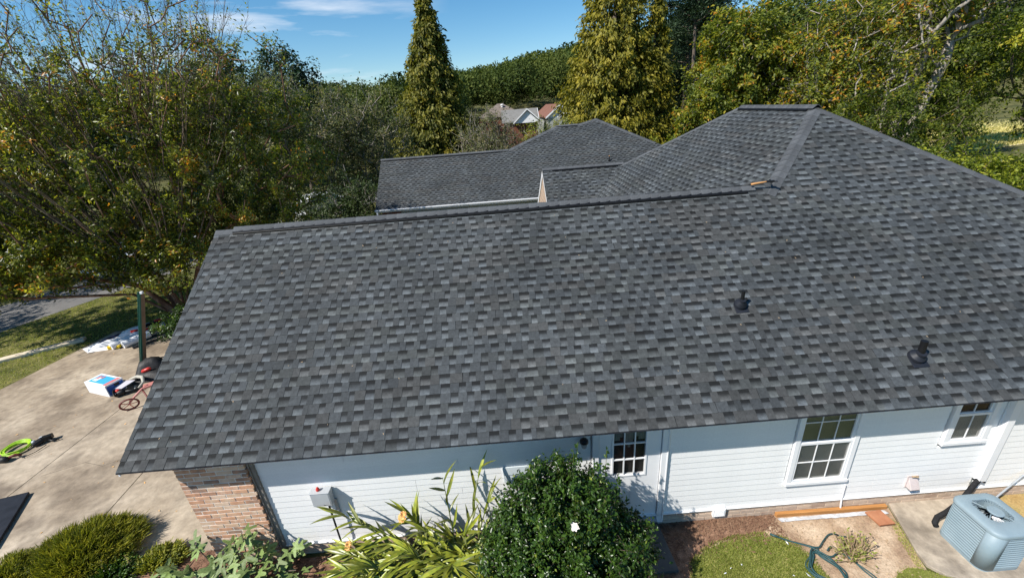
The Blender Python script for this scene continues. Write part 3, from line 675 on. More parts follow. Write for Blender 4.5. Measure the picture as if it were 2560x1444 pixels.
q = MB(); q.lathe([(.022, 0), (.026, .01), (.026, .035), (.018, .045)], (1.955, -.115, 1.168), (0,0,1), 12); q.lathe([(.016, .045), (.016, .06), (.008, .066)], (1.955, -.115, 1.168), (0,0,1), 10); q.build('red_cap', M['red'], eb)
q = MB(); q.tube([(2.045,-.12,.91),(2.045,-.12,-.26)], .014, 8); q.build('conduit', M['foam'], eb)
q = MB(); q.box(2.09, 2.135, -.055, -.03, .60, .905); q.build('wire_cover', M['galv'], eb)
u = MB(); u.box(4.66, 5.05, -.042, -.028, .94, 1.24); u.box(4.655, 5.055, -.05, -.042, 1.09, 1.245); u.build('utility_box', noise_mat('pale_grey_cover',[(.58,.64,.67),(.64,.70,.72)],scale=3,rough=.5), house, bevel=.004)
u = MB(); u.box(12.02, 12.135, -.105, .0, .20, 2.03); u.box(12.01, 12.145, -.035, 0, .20, 2.03); lc = u.build('line_set_cover', M['trim'], house, bevel=.004)
q = MB(); q.tube([(9.945,-.045,.31),(9.955,-.045,.02),(9.985,-.055,-.26)], .013, 8); q.build('drain_pipe', M['pvc'], house)
q = MB(); q.box(7.90, 8.10, -.075, -.02, -.135, .03); fv = q.build('foundation_vent', M['trim'], house, bevel=.006)
for i in range(5):
    q = MB(); q.box(7.925, 8.075, -.082, -.074, -.115+i*.028, -.103+i*.028); q.build('vent_slat', M['vinyl'], fv)
q = MB(); q.box(10.93, 11.10, -.035, -.018, .13, .37)
q.prism([(10.945,-.035,.34),(10.945,-.13,.17),(10.945,-.12,.15),(10.945,-.035,.15)], (.14,0,0)); dv_ = q.build('dryer_vent', noise_mat('dryer_vent_pink_white', [(.50,.43,.42),(.60,.53,.52)], scale=4, rough=.5), house, bevel=.005)
q = MB(); q.box(10.955, 11.075, -.118, -.04, .142, .149); q.build('dark_opening', M['black'], dv_)
q = MB(); q.tube([(10.96,-.06,.38),(11.0,-.075,.40),(11.05,-.07,.385)], .012, 5); q.tube([(10.98,-.05,.37),(11.03,-.09,.39)], .009, 5); q.build('lint', M['dead'], dv_)
# roofing hammer left lying on the ridge
hm = empty('roofing_hammer', (9.80, 2.98, RZ+.12)); tag(hm, 'roofing hammer with orange wooden handle lying on the ridge below the hip', 'hammer')
q = MB(); q.tube([(-.26,.03,-.035),(-.17,.02,-.022),(-.05,.005,-.008),(.02,0,0)], [.020,.019,.014,.013], 8); o = q.build('handle', M['handle'], hm, smooth=True)
q = MB(); q.tube([(.0,0,0),(.045,-.01,.005)], [.020,.022], 8); q.obox((.08,-.02,.005), (.045,-.006,.0), (.01,.028,.0), (0,0,.016)); q.tube([(.06,-.01,.005),(.10,.065,.01)], [.014,.018], 8); q.obox((.13,-.055,.004), (.03,-.02,0), (.012,.03,0), (0,0,.005)); q.build('head', M['black'], hm)

# ================================================================== BACK HOUSE
BYE, BZE = 15.4, 2.05
back = empty('house', (0, 0, 0)); tag(back, 'low house behind the main roof with matching dark shingles and a white gutter', 'house')
def bz(y): return BZE+TP*(y-BYE)
R1 = 18.36; R2 = 19.74; P3 = (10.4, 20.08)
b = MB()
front_poly = [(-1.06,BYE),(17.0,BYE),(13.08,18.08),P3,(9.3,R2),(8.15,R2),(5.41,R1),(-1.15,R1)]
b.poly([(x,y,bz(y)+dz) for x,y in front_poly])
b.poly([(-1.15,R1,bz(R1)+dz),(5.41,R1,bz(R1)+dz),(5.41,2*R1-BYE,BZE+dz),(-1.06,2*R1-BYE,BZE+dz)])
b.poly([(5.41,R1,bz(R1)+dz),(8.15,R2,bz(R2)+dz),(8.15,R2+4,BZE),(3.0,R2+4,BZE)])
b.poly([(8.15,R2,bz(R2)+dz),(9.3,R2,bz(R2)+dz),(P3[0],P3[1],bz(P3[1])+dz),(P3[0],P3[1]+5,BZE),(8.15,R2+4,BZE)])
b.poly([(P3[0],P3[1],bz(P3[1])+dz),(13.08,18.08,bz(18.08)+dz),(17.0,BYE,BZE+dz),(17.0,25,BZE),(P3[0],P3[1]+5,BZE)])
broof = b.build('roof', M['deck'], back)
F_b = frame((0,BYE,BZE), (1,0,0), (0,CP,SP))
def lerp(a, b, t): return a+(b-a)*t
def bl(s):
    y = BYE+s*CP
    if y < R1: return -1.06-.09*(y-BYE)/(R1-BYE)
    if y < R2: return lerp(5.41, 8.15, (y-R1)/(R2-R1))
    return lerp(9.3, P3[0], min(1, (y-R2)/(P3[1]-R2)))
def br(s):
    y = BYE+s*CP
    return lerp(17.0, 13.08, (y-BYE)/(18.08-BYE)) if y < 18.08 else lerp(13.08, P3[0], (y-18.08)/(P3[1]-18.08))
lay_courses(F_b, (P3[1]-BYE)/CP, bl, br, broof, seed=21, k=.92)
ridge_vent(broof, (-.85,R1,bz(R1)), (5.0,R1,bz(R1)), dn_f, dn_b)
lay_caps(broof, (-1.15,R1,bz(R1)+.028), (5.41,R1,bz(R1)+.028), dn_f, dn_b, lift=.028, w=.115)
hd = Vector((8.15-5.41, R2-R1, bz(R2)-bz(R1))).normalized()
lay_caps(broof, (5.41,R1,bz(R1)), (8.15,R2,bz(R2)), perp((-.7,.55,-.45), hd), perp(dn_f, hd), lift=.016, w=.17)
ridge_vent(broof, (8.5,R2,bz(R2)), (9.25,R2,bz(R2)), dn_f, dn_b)
lay_caps(broof, (8.15,R2,bz(R2)+.028), (9.3,R2,bz(R2)+.028), dn_f, dn_b, lift=.028, w=.115)
hd = Vector((P3[0]-9.3, P3[1]-R2, bz(P3[1])-bz(R2))).normalized()
lay_caps(broof, (9.3,R2,bz(R2)), (P3[0],P3[1],bz(P3[1])), perp((-.3,.8,-.5), hd), perp(dn_f, hd), lift=.016, w=.16)
hd = Vector((P3[0]-13.08, P3[1]-18.08, bz(P3[1])-bz(18.08))).normalized()
lay_caps(broof, (13.08,18.08,bz(18.08)), (P3[0],P3[1],bz(P3[1])), perp(dn_f, hd), perp((.7,.5,-.5), hd), lift=.016, w=.16)
q = MB(); q.lathe([(.05,0),(.05,.10)], (10.44,17.15,bz(17.15)-.03), (0,0,1), 12); q.lathe([(.024,0),(.024,.24)], (10.44,17.15,bz(17.15)), (0,0,1), 10); vp = q.build('vent_pipe', M['black'], broof)
q = MB(); q.lathe([(.027,0),(.027,.03)], (10.44,17.15,bz(17.15)+.24), (0,0,1), 10); q.build('pipe_rim', M['handle'], vp)
q = MB()
q.prism([(-1.07,BYE-.012,BZE-.02),(-1.07,BYE-.10,BZE-.02),(-1.07,BYE-.105,BZE-.05),(-1.07,BYE-.07,BZE-.10),(-1.07,BYE-.012,BZE-.105)], (18.0,0,0)); gut = q.build('gutter', M['trim'], back)
q = MB(); q.box(-1.02,-.95,BYE-.075,BYE-.01,-.2,BZE-.10); q.build('downspout', M['trim'], gut)
q = MB(); q.box(-1.0,16.8,BYE+.002,BYE+.35,BZE-.16,BZE-.13); q.build('soffit', M['soffit'], back)
q = MB(); q.box(-.85,16.6,BYE+.36,BYE+.5,-.5,BZE-.10); q.prism([(-.85,BYE+.36,BZE-.1),(-.85,2*R1-BYE-.3,BZE-.1),(-.85,R1,bz(R1)-.2)], (.14,0,0)); q.box(-.85,-.72,BYE+.5,21,-.5,BZE-.1); q.build('wall', M['grey_wall'], back)
q = MB(); q.box(-.86,.05,BYE+.345,BYE+.36,-.5,BZE-.16); bp = q.build('brick_pier', M['rbrick'], back)

# ================================================================== GROUND
Z0 = -.25
def gz(x, y):
    d = math.hypot(x-5, y+5); h = 0
    if d > 75: h = 13*min(1, (d-75)/170)**1.3
    return Z0-.012+h
n = 90; V = []; F = []
def gs(i): t = (i/(n-1))*2-1; return math.copysign(abs(t)**2.6, t)*900
for j in range(n):
    for i in range(n): x, y = gs(i)+5, gs(j)+10; V.append((x, y, gz(x, y)))
for j in range(n-1):
    for i in range(n-1): F.append((j*n+i, j*n+i+1, (j+1)*n+i+1, (j+1)*n+i))
M['ground'] = noise_mat('yard_ground', [(.030,.034,.012), (.075,.080,.022), (.13,.120,.040), (.17,.15,.065)], scale=.9, rough=.97, bump=.8, bscale=30, fine=.3, pos=[.3,.46,.58,.7])
tag(np_mesh('ground', V, F, M['ground'], smooth=True), kind='structure')
def sheet(name, P, z, mat, parent=None):
    m_ = MB(); m_.poly([(x, y, z) for x, y in P]); return m_.build(name, mat, parent)
# driveway: separate cast slabs with open joints
drive = empty('driveway', (0,0,0)); drive['kind'] = 'structure'
def slab(P):
    m_ = MB(); m_.prism([(x, y, Z0-.10) for x, y in P], (0,0,.10)); m_.build('slab', M['concrete'], drive, bevel=.006)
g_ = .007
slab([(-2.72+g_,.19),(.05,.17),(.05,5.55-g_),(-3.05+g_,5.55-g_)]); slab([(-5.28+g_,.21),(-2.72-g_,.19),(-3.05-g_,5.55-g_),(-5.12+g_,5.55-g_)])
slab([(-10.2,.22),(-5.28-g_,.21),(-5.12-g_,5.55-g_),(-9.74,5.55-g_)]); slab([(-3.05+g_,5.55+g_),(.05,5.55+g_),(.05,9.1),(-3.2+g_,9.1)])
slab([(-5.12+g_,5.55+g_),(-3.05-g_,5.55+g_),(-3.2-g_,9.1),(-5.05+g_,9.1)]); slab([(-9.74,5.55+g_),(-5.12-g_,5.55+g_),(-5.05-g_,9.1),(-9.15,9.1)])
cp = [(-5.05,2.2),(-4.4,2.5),(-3.9,2.35),(-3.3,2.7),(-2.9,2.62)]
q = MB()
for (x0, y0), (x1, y1) in zip(cp[:-1], cp[1:]): q.poly([(x0, y0-.004, Z0+.0015), (x1, y1-.004, Z0+.0015), (x1, y1+.004, Z0+.0015), (x0, y0+.004, Z0+.0015)])
q.build('crack', noise_mat('crack_dirt', [(.06,.05,.04), (.10,.085,.065)], scale=20, rough=1), drive)
# street and kerb
def strip(P, w0, w1, z): 
    pass
sd = Vector((.40,.917,0)); sn = Vector((-.917,.40,0)); s0 = Vector((-14.0,9.9,0))
q = MB(); q.prism([tuple((s0+sd*a+sn*b_)[:2])+(Z0-.1,) for a, b_ in ((-40,0),(90,0),(90,3.8),(-40,3.8))], (0,0,.104)); tag(q.build('street', M['asphalt']), kind='structure')
q = MB(); q.prism([(-12.6,6.64,Z0-.05),(-9.70,8.47,Z0-.05),(-9.82,8.71,Z0-.05),(-12.72,6.88,Z0-.05)], (0,0,.15)); tag(q.build('kerb', M['kerb'], bevel=.03), kind='structure')
# beds and bare ground along the front wall
tag(sheet('planting_bed', [(-6,.20),(.0,.17),(.0,-.1),(7.0,-.1),(7.1,.02),(8.94,-.03),(8.75,-.22),(8.53,-.34),(7.88,-.38),(7.40,-.60),(7.2,-.95),(7.1,-3),(-6,-3)], Z0+.002, M['mulch']), kind='structure')
tag(sheet('soil', [(8.94,.0),(10.78,.0),(10.60,-.55),(10.42,-1.2),(9.9,-3),(7.1,-3),(7.2,-.95),(7.40,-.60),(7.88,-.38),(8.53,-.34),(8.75,-.22)], Z0-.002, M['soil']), kind='structure')
tag(sheet('soil', [(12.0,.0),(16.5,.0),(16.5,-4),(12.0,-4)], Z0-.004, noise_mat('yellow_soil',[(.30,.19,.07),(.42,.29,.12),(.25,.22,.08)],scale=2.4,rough=.97,bump=.7,bscale=40,fine=.2)), kind='structure')
lawnP = [(7.22,-.92),(7.37,-.66),(7.63,-.50),(8.08,-.37),(8.53,-.36),(8.84,-.45),(8.97,-.62),(9.02,-.80),(9.07,-.98),(9.12,-1.3),(9.0,-3),(7.2,-3)]
tag(sheet('lawn', lawnP, Z0+.004, M['turf']), kind='structure')
lawn2 = [(9.92,-1.16),(10.02,-1.07),(10.23,-1.0),(10.42,-1.03),(10.55,-1.12),(10.85,-1.22),(11.5,-1.45),(12.5,-1.6),(12.5,-3),(9.92,-3)]
tag(sheet('lawn', lawn2, Z0+.0045, M['turf']), kind='structure')
P = [(10.80,.0),(12.0,.0),(12.0,-1.30),(11.4,-1.36),(10.92,-1.27),(10.62,-1.15),(10.50,-1.0),(10.53,-.8)]
q = MB(); q.prism([(x, y, Z0-.1) for x, y in P], (0,0,.135)); tag(q.build('pad', M['pad'], bevel=.008), kind='structure')
q = MB(); q.prism([(5.95,.0,Z0-.05),(7.04,.0,Z0-.05),(7.08,-.80,Z0-.05),(5.95,-.80,Z0-.05)], (0,0,.095)); o = q.build('door_step', noise_mat('dark_stone_step',[(.07,.07,.068),(.11,.105,.10)],scale=4,rough=.9,bump=.4), bevel=.006); tag(o, 'dark grey slab step lying on the ground under the white door', 'step')
# dry open grass beyond the trees on the right
tag(sheet('meadow', [(40,30),(62,36),(90,52),(95,75),(60,70),(44,48)], Z0+.02, noise_mat('meadow_grass',[(.36,.34,.12), (.55,.48,.24), (.68,.58,.36)],scale=.35,rough=.97,fine=.2,bscale=3)), kind='structure')
lawnL = [(-15.0,6.3),(-14.2,9.6),(-12.3,13.9),(-3,14.5),(-3,9.15),(-9.15,9.15),(-9.72,5.6),(-10.2,.3),(-15.0,.3)]
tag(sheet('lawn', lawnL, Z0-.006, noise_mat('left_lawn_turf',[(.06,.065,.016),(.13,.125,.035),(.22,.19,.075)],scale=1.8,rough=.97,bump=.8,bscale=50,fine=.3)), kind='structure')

# ================================================================== FOLIAGE TOOLS
def unit(a): return a/np.maximum(1e-9, np.linalg.norm(a, axis=1, keepdims=True))
def leaf_mesh(name, C, D, Nn, Ln, Wd, tint, mat, parent, fold=.18, mid=.42):
    D = unit(D); S = unit(np.cross(D, Nn)); U = np.cross(S, D); n = len(C)
    Ln = np.broadcast_to(Ln, n)[:, None]; Wd = np.broadcast_to(Wd, n)[:, None]
    V = np.empty((n, 4, 3), np.float32)
    V[:, 0] = C; V[:, 2] = C+D*Ln-U*Ln*.10
    V[:, 1] = C+D*Ln*mid+S*Wd*.5+U*Wd*fold; V[:, 3] = C+D*Ln*mid-S*Wd*.5+U*Wd*fold
    i = np.arange(n, dtype=np.int32)[:, None]*4
    F = np.concatenate([i+np.array([[0,1,2]]), i+np.array([[0,2,3]])], 1).reshape(-1, 3)
    t = np.repeat(np.clip(tint, 0, 1), 4)
    return np_mesh(name, V.reshape(-1, 3), F, mat, parent, {'tint': ('POINT', 'FLOAT', t)})
def grow(base, tips, rng, trunk, bend=.25, lean=.30):
    """link every tip to the nearest suitable node; returns nodes, parents"""
    nodes = [np.array(p, float) for p in trunk[0]]; par = [-1]+list(range(len(trunk[0])-1)); plen = [0.0]
    for i in range(1, len(nodes)): plen.append(plen[-1]+np.linalg.norm(nodes[i]-nodes[i-1]))
    for T in trunk[1:]:
        p = 0
        for q in T[1:]:
            q = np.array(q, float); nodes.append(q); par.append(p); plen.append(plen[p]+np.linalg.norm(q-nodes[p])); p = len(nodes)-1
    b0 = np.array(trunk[0][0], float); order = np.argsort(np.linalg.norm(tips-b0, axis=1)); tipidx = np.zeros(len(tips), int)
    for k in order:
        t = tips[k]; A = np.array(nodes); dist = np.linalg.norm(A-t, axis=1); cost = dist+lean*np.array(plen)+1.2*np.maximum(0, A[:, 2]-t[2]-.2)
        j = int(np.argmin(cost)); d = dist[j]; m = max(1, int(d/.75)); a = A[j]; p = j
        pd = a-nodes[par[j]] if par[j] >= 0 else np.array([0, 0, 1.0]); pd = pd/max(1e-6, np.linalg.norm(pd))
        ctrl = a+pd*d*bend+np.array([0, 0, d*.08])
        for s in range(1, m+1):
            u = s/m; q = (1-u)**2*a+2*u*(1-u)*ctrl+u*u*t
            if s < m: q = q+rng.normal(0, .03*min(1, d), 3)
            nodes.append(q); par.append(p); plen.append(plen[p]+np.linalg.norm(q-nodes[p])); p = len(nodes)-1
        tipidx[k] = p
    return np.array(nodes), np.array(par), tipidx
def wood_mesh(name, nodes, par, mat, parent, r_tip, r_base, n=5, expo=2.2, twigs=None):
    N_ = len(nodes); w = np.zeros(N_); child = [[] for _ in range(N_)]
    for i in range(1, N_):
        if par[i] >= 0: child[par[i]].append(i)
    order = sorted(range(N_), key=lambda i: -i)
    for i in order:
        if not child[i]: w[i] = 1
        else: w[i] = sum(w[c] for c in child[i])
    wm = w[0]; rad = r_tip+(r_base-r_tip)*(w/wm)**(1/expo)
    m = MB(); done = set()
    starts = [(0, None)]
    while starts:
        i, p = starts.pop(); ch = [] if p is None else [p]; j = i
        while True:
            ch.append(j)
            if not child[j]: break
            c = sorted(child[j], key=lambda q: -w[q]); starts += [(q, j) for q in c[1:]]; j = c[0]
        if len(ch) > 1:
            rr = [rad[q] for q in ch]
            if p is not None: rr[0] = min(rr[0], rr[1]*1.15)
            m.tube([nodes[q] for q in ch], rr, n if rr[0] > .02 else 4, cap=False)
    if twigs:
        for P, r in twigs: m.tube(P, r, 3, cap=False)
    return m.build(name, mat, parent, smooth=True)
def tips_in(blobs, n, rng, outer=2.4):
    w = np.array([b_[6] for b_ in blobs]); w = w/w.sum(); out = []; which = rng.choice(len(blobs), n, p=w)
    d = unit(rng.normal(size=(n, 3))); r = rng.random(n)**(1/outer)
    B = np.array([b_[:6] for b_ in blobs])[which]
    return B[:, :3]+d*r[:, None]*B[:, 3:6], unit(d+np.array([0,0,.25]))
def broadleaf(name, label, cat, base, blobs, n_tips, per_tip, leaf, sigma, lmat, bmat, seed, r_base, group=None, trunk=None, tmean=.45, tsd=.2, r_tip=.006, twig_n=2, twig_len=None, density=None, droop=.25, up_twigs=.35, aspect=.45, lean=.30, clump=.16, zmin=None):
    rng = np.random.default_rng(seed); root = empty(name, base); tag(root, label, cat, group)
    base = np.array(base, float); blobs = [tuple(np.array(b_[:3])-base)+tuple(b_[3:]) for b_ in blobs]
    tips, tout = tips_in(blobs, n_tips, rng); ok = tips[:, 2] > (.3 if zmin is None else zmin-base[2]); tips, tout = tips[ok], tout[ok]
    if trunk is None:
        c = np.mean([b_[:3] for b_ in blobs], axis=0); h = max(.6, min(b_[2]-b_[5]*.6 for b_ in blobs))
        trunk = [[(0,0,-.1), (c[0]*.08, c[1]*.08, h*.5), (c[0]*.25, c[1]*.25, h)]]
    nodes, par, ti = grow(base, tips, rng, trunk, lean=lean)
    tw = []; L = twig_len or sigma*1.5
    tipd = nodes[ti]-nodes[np.maximum(0, par[ti])]; tipd = unit(tipd+1e-9)
    seg_a, seg_b = [], []
    for k in range(len(tips)):
        for q in range(twig_n):
            d = tipd[k]*.7+rng.normal(0, .55, 3)+np.array([0, 0, up_twigs]); d /= np.linalg.norm(d); l = L*rng.uniform(.5, 1.2)
            a = nodes[ti[k]]; mid = a+d*l*.5+rng.normal(0, .05*l, 3); b_ = a+d*l+np.array([0, 0, -droop*.3*l]); tw.append(([a, mid, b_], [r_tip, r_tip*.7, r_tip*.35])); seg_a.append(a); seg_b.append(b_)
    wood_mesh('trunk', nodes, par, bmat, root, r_tip, r_base, twigs=tw)
    cnt = np.full(len(tips), float(per_tip))
    if density is not None: cnt = cnt*np.clip(density(tips+base), 0, 3)
    cnt = rng.poisson(cnt); idx = np.repeat(np.arange(len(tips)), cnt); n = len(idx)
    if n:
        if twig_n:
            A_, B_ = np.array(seg_a).reshape(len(tips), twig_n, 3), np.array(seg_b).reshape(len(tips), twig_n, 3)
            q = rng.integers(0, twig_n, n); u = rng.random(n)[:, None]
            C = A_[idx, q]*(1-u)+B_[idx, q]*u+rng.normal(0, sigma*.42, (n, 3))
        else: C = nodes[ti[idx]]+rng.normal(0, sigma, (n, 3))
        Nn = unit(rng.normal(0, .55, (n, 3))+tout[idx]*.55+np.array([0, 0, .40])); D = rng.normal(0, 1, (n, 3)); D[:, 2] -= droop*1.6; D = D-Nn*np.sum(D*Nn, 1, keepdims=True)
        Ln = leaf*rng.uniform(.65, 1.3, n); tint = tmean+rng.normal(0, clump, len(tips))[idx]+rng.normal(0, tsd, n)
        leaf_mesh('crown', C, D, Nn, Ln, Ln*aspect*rng.uniform(.8, 1.25, n), tint, lmat, root)
    return root
def conifer(label, base, h, rad, seed, nb, per, lmat, sub=(), group=None, tmean=.5, lean_top=(0,0), power=.85, L=(.22,.5), flat=.5, gap=.0):
    rng = np.random.default_rng(seed); root = empty('conifer_tree', base); tag(root, label, 'tree', group)
    C, D, NN, T = [], [], [], []; m = MB()
    for (ox, oy, hh, rr, z0, nb_) in ((0, 0, h, rad, .0, nb),)+tuple(sub):
        m.tube([(ox, oy, -.2), (ox+lean_top[0]*.5, oy, hh*.5), (ox+lean_top[0], oy+lean_top[1], hh)], [.24*hh/15, .15*hh/15, .02], 8)
        for i in range(nb_):
            u = rng.random(); z = z0+(hh-z0)*(1-(1-u)**.62); f = 1-(z-z0*.0)/hh
            Rr = rr*max(.03, f)**power*rng.uniform(.76, 1.09); az = rng.random()*2*math.pi
            o = np.array([math.cos(az), math.sin(az), 0]); lx = ox+lean_top[0]*z/hh; ly = oy+lean_top[1]*z/hh
            a = np.array([lx, ly, z]); e_ = a+o*Rr+np.array([0, 0, Rr*rng.uniform(.0, .45)])
            if rng.random() < .30: m.tube([a, (a+e_)/2+np.array([0,0,.05]), e_], [.03, .018, .006], 4, cap=False)
            k = int(per*(.35+.65*Rr/rr)); t = rng.random(k)**.55*.80+.22; t = t[:, None]
            tone = rng.normal(0, .13)
            P = a+(e_-a)*t+rng.normal(0, .10+.08*Rr/rr, (k, 3))
            d = o*rng.uniform(.1, .8, (k, 1))+rng.normal(0, .35, (k, 3))+np.array([0, 0, -1])*rng.uniform(.15, 1.15, (k, 1))
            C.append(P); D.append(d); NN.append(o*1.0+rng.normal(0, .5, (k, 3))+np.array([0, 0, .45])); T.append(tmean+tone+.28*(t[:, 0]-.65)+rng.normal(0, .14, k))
    m.build('trunk', M['bark'], root, smooth=True)
    C, D, NN, T = np.concatenate(C), np.concatenate(D), np.concatenate(NN), np.concatenate(T); n = len(C)
    Ln = rng.uniform(L[0], L[1], n)
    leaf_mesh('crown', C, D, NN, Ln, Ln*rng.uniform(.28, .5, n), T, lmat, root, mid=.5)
    return root

# ================================================================== TREES
BT = 'trees beyond the roofs'
# the big crape myrtle over the driveway: several cinnamon stems from one root
mt = [[(0,0,-.15),(-.05,0,.5)],
      [(0,0,0),(-.9,-.35,1.5),(-2.4,-1.0,2.3),(-3.9,-1.4,3.3)], [(0,0,0),(-.6,.2,2.0),(-1.5,.3,4.0),(-2.3,.4,6.0)],
      [(0,0,0),(.3,.5,2.0),(.9,1.0,3.9),(1.5,1.3,5.6)], [(0,0,0),(-.2,.5,2.2),(-.4,.8,4.4),(-.5,.9,6.6)],
      [(0,0,0),(-1.2,.5,1.8),(-3.2,.9,3.6),(-4.9,1.0,5.4)], [(0,0,0),(.8,.3,1.7),(2.2,.9,3.1),(3.2,1.5,4.2)],
      [(0,0,0),(-1.0,-.6,1.3),(-2.6,-1.9,1.9)]]
def myrtle_density(P):
    z = P[:, 2]; d = np.where(z > 7.3, .40, 1.15); d = np.where(z > 8.6, .20, d); d = np.where(z < 2.2, .8, d)
    return d
broadleaf('crape_myrtle_tree', 'huge multi-stemmed crape myrtle with cinnamon bark spreading over the driveway left of the roof', 'tree', (-7.05,9.8,Z0),
    [(-8.2,9.4,5.0,4.6,3.2,2.9,1.5),(-12.2,9.2,4.6,3.2,3.0,3.0,.9),(-3.7,11.2,4.9,2.6,2.8,2.7,.75),(-9.8,7.9,2.7,2.9,1.5,1.1,.55),(-5.6,11.5,3.0,2.8,1.8,1.5,.55),(-6.4,8.7,2.1,2.3,1.0,1.0,.35),(-11.8,8.2,2.5,2.6,1.5,1.3,.5),(-9.0,11.8,2.4,3.0,1.5,1.3,.5),(-8.0,9.9,8.3,5.6,3.0,2.4,1.15),(-13.0,9.6,7.8,3.0,3.0,2.2,.5),(-3.7,10.6,7.4,2.5,2.4,1.9,.38)],
    1500, 112, .112, .20, M['l_myrtle'], M['myrtle_bark'], 31, .16, trunk=mt, tmean=.46, tsd=.25, r_tip=.0055, twig_n=3, twig_len=.52, density=myrtle_density, droop=.30, up_twigs=.75, lean=.22, zmin=1.15)
rng = np.random.default_rng(131); myr = [o for o in bpy.data.objects if o.name.startswith('crape_myrtle_tree')][0]; m = MB(); C, D, NN, T = [], [], [], []
def whip(S, Tp, r0, r1, ntw, tl, leaf_n, arch):
    S, Tp = np.array(S, float), np.array(Tp, float); L = np.linalg.norm(Tp-S); d = (Tp-S)/L; c = (S+Tp)/2+np.array([d[0], d[1], 0])*arch*L+rng.normal(0, .04*L, 3)
    f = lambda t: S*(1-t)**2+2*c*t*(1-t)+Tp*t*t
    m.tube([f(k/6) for k in range(7)], [r0+(r1-r0)*k/6 for k in range(7)], 4, cap=False)
    for q in range(ntw):
        t = rng.uniform(.25, 1.0); a = f(t); v = d*.8+rng.normal(0, .42, 3)+np.array([0, 0, .35]); v /= np.linalg.norm(v); l = tl*rng.uniform(.45, 1.2); e_ = a+v*l+np.array([0, 0, .06*l])
        m.tube([a, a+v*l*.5+rng.normal(0, .03, 3), e_], [r1*1.1, r1*.8, r1*.45], 3, cap=False)
        for k in range(2):
            v2 = v+rng.normal(0, .5, 3); m.tube([a+v*l*.55, a+v*l*.55+v2/np.linalg.norm(v2)*l*.5], [r1*.7, r1*.35], 3, cap=False)
        for k in range(rng.poisson(leaf_n*(1.0 if a[2] < 7.6 else .55 if a[2] < 8.8 else .3))):
            u = rng.random(); C.append(a+v*l*u+rng.normal(0, .06, 3)); D.append(rng.normal(0, 1, 3)+np.array([0, 0, -.4])); NN.append(rng.normal(0, .7, 3)+np.array([0, 0, .5])); T.append(rng.normal(.5, .2))
B0 = np.array([0, 0, .6])
for i in range(190):      # straight ascending shoots that carry the thin top
    az = rng.uniform(0, 6.283); rr = rng.random()**.5; P = np.array([-1.6+6.6*rr*math.cos(az), .3+3.2*rr*math.sin(az), rng.uniform(7.6, 11.0)-.9*rr*rr]); u = rng.uniform(.66, .80)
    whip(B0+(P-B0)*u, P, .013, .0045, 11, .80, 4.2, -.05)
for i in range(45):      # pale limbs showing through the outer leaves
    az = rng.uniform(math.pi*.95, math.pi*2.05); el = rng.uniform(.25, 1.25); P = np.array([-1.4+5.4*math.cos(az)*math.cos(el), .0+3.0*math.sin(az)*math.cos(el)-.1, 4.6+3.6*math.sin(el)*rng.uniform(.4, 1.0)]); u = rng.uniform(.30, .55)
    whip(B0+(P-B0)*u, P, .030, .007, 5, .7, 9.0, .04)
m.build('branches', noise_mat('twig_bark', [(.10,.065,.045), (.18,.125,.09), (.32,.25,.20)], scale=2, rough=.85), myr, smooth=True)
leaf_mesh('branch_leaves', np.array(C), np.array(D), np.array(NN), rng.uniform(.07, .12, len(C)), .05, np.array(T), M['l_myrtle'], myr)
broadleaf('crape_myrtle_tree', 'shadowy crape myrtle at the left picture edge standing beyond the street', 'tree', (-19.5,13.5,Z0),
    [(-19.5,13.5,4.2,3.6,3.4,3.2,1),(-17.5,15.5,3.0,2.5,2.5,2.0,.5)], 260, 60, .17, .42, M['l_dark'], M['myrtle_bark'], 32, .15, tmean=.35, twig_n=2)
broadleaf('oak_tree', 'street tree left of the picture edge shading the street', 'tree', (-20.5,6.0,Z0), [(-20.5,6.0,5.0,3.6,3.4,2.6,1),(-17.5,2.5,4.6,2.6,2.4,1.8,.5)], 240, 46, .24, .45, M['l_dark'], M['bark'], 38, .16, twig_n=1)
# the tangle of grey-green trees left of the tall conifer
broadleaf('crape_myrtle_tree', 'wide grey-green tree rising behind the ridge left of the tall narrow conifer', 'tree', (-6.2,20,Z0),
    [(-6.4,20,5.0,3.4,3.0,3.6,1),(-7.6,19.4,3.6,2.4,2.2,2.4,.5)], 420, 60, .15, .34, M['l_grey'], M['pale_bark'], 33, .14, BT, tmean=.42, twig_n=3, twig_len=.8, up_twigs=.6, r_tip=.008)
broadleaf('crape_myrtle_tree', 'rounded brownish tree with thin bare crown touching the left side of the tall narrow conifer', 'tree', (-2.9,23.5,Z0),
    [(-3.2,23.5,4.4,2.9,2.6,3.6,1),(-4.6,23,4.6,2.0,2.0,2.9,.5)], 360, 56, .15, .34, M['l_grey'], M['pale_bark'], 34, .13, BT, tmean=.50, twig_n=3, twig_len=.85, up_twigs=.7, r_tip=.008)
broadleaf('broadleaf_shrub', 'dark leafy shrub with a pale forked stem at the left end of the back roof', 'shrub', (-2.6,18.2,Z0),
    [(-2.7,18.3,1.6,1.7,1.5,1.9,1),(-4.3,17.6,1.4,1.8,1.5,1.5,.8)], 190, 70, .13, .34, M['l_dark'], M['pale_bark'], 35, .07, tmean=.5, twig_n=2, trunk=[[(0,0,-.1),(-.1,0,1.0)],[(0,0,0),(-.3,.1,2.2),(-.5,.1,4.2)],[(0,0,0),(.1,0,2.0),(.15,.1,3.4)]])
broadleaf('oak_tree', 'dark round-topped tree sticking up behind the grey-green trees left of centre', 'tree', (-12.6,36,Z0),
    [(-12.6,36,8.6,2.6,2.5,3.2,1),(-14.5,36.5,6.0,3.0,3,3.0,.9),(-9.8,36,5.4,3.2,3,3.0,.9)], 330, 52, .34, .6, M['l_pine'], M['bark'], 36, .2, BT, tmean=.5, twig_n=1)
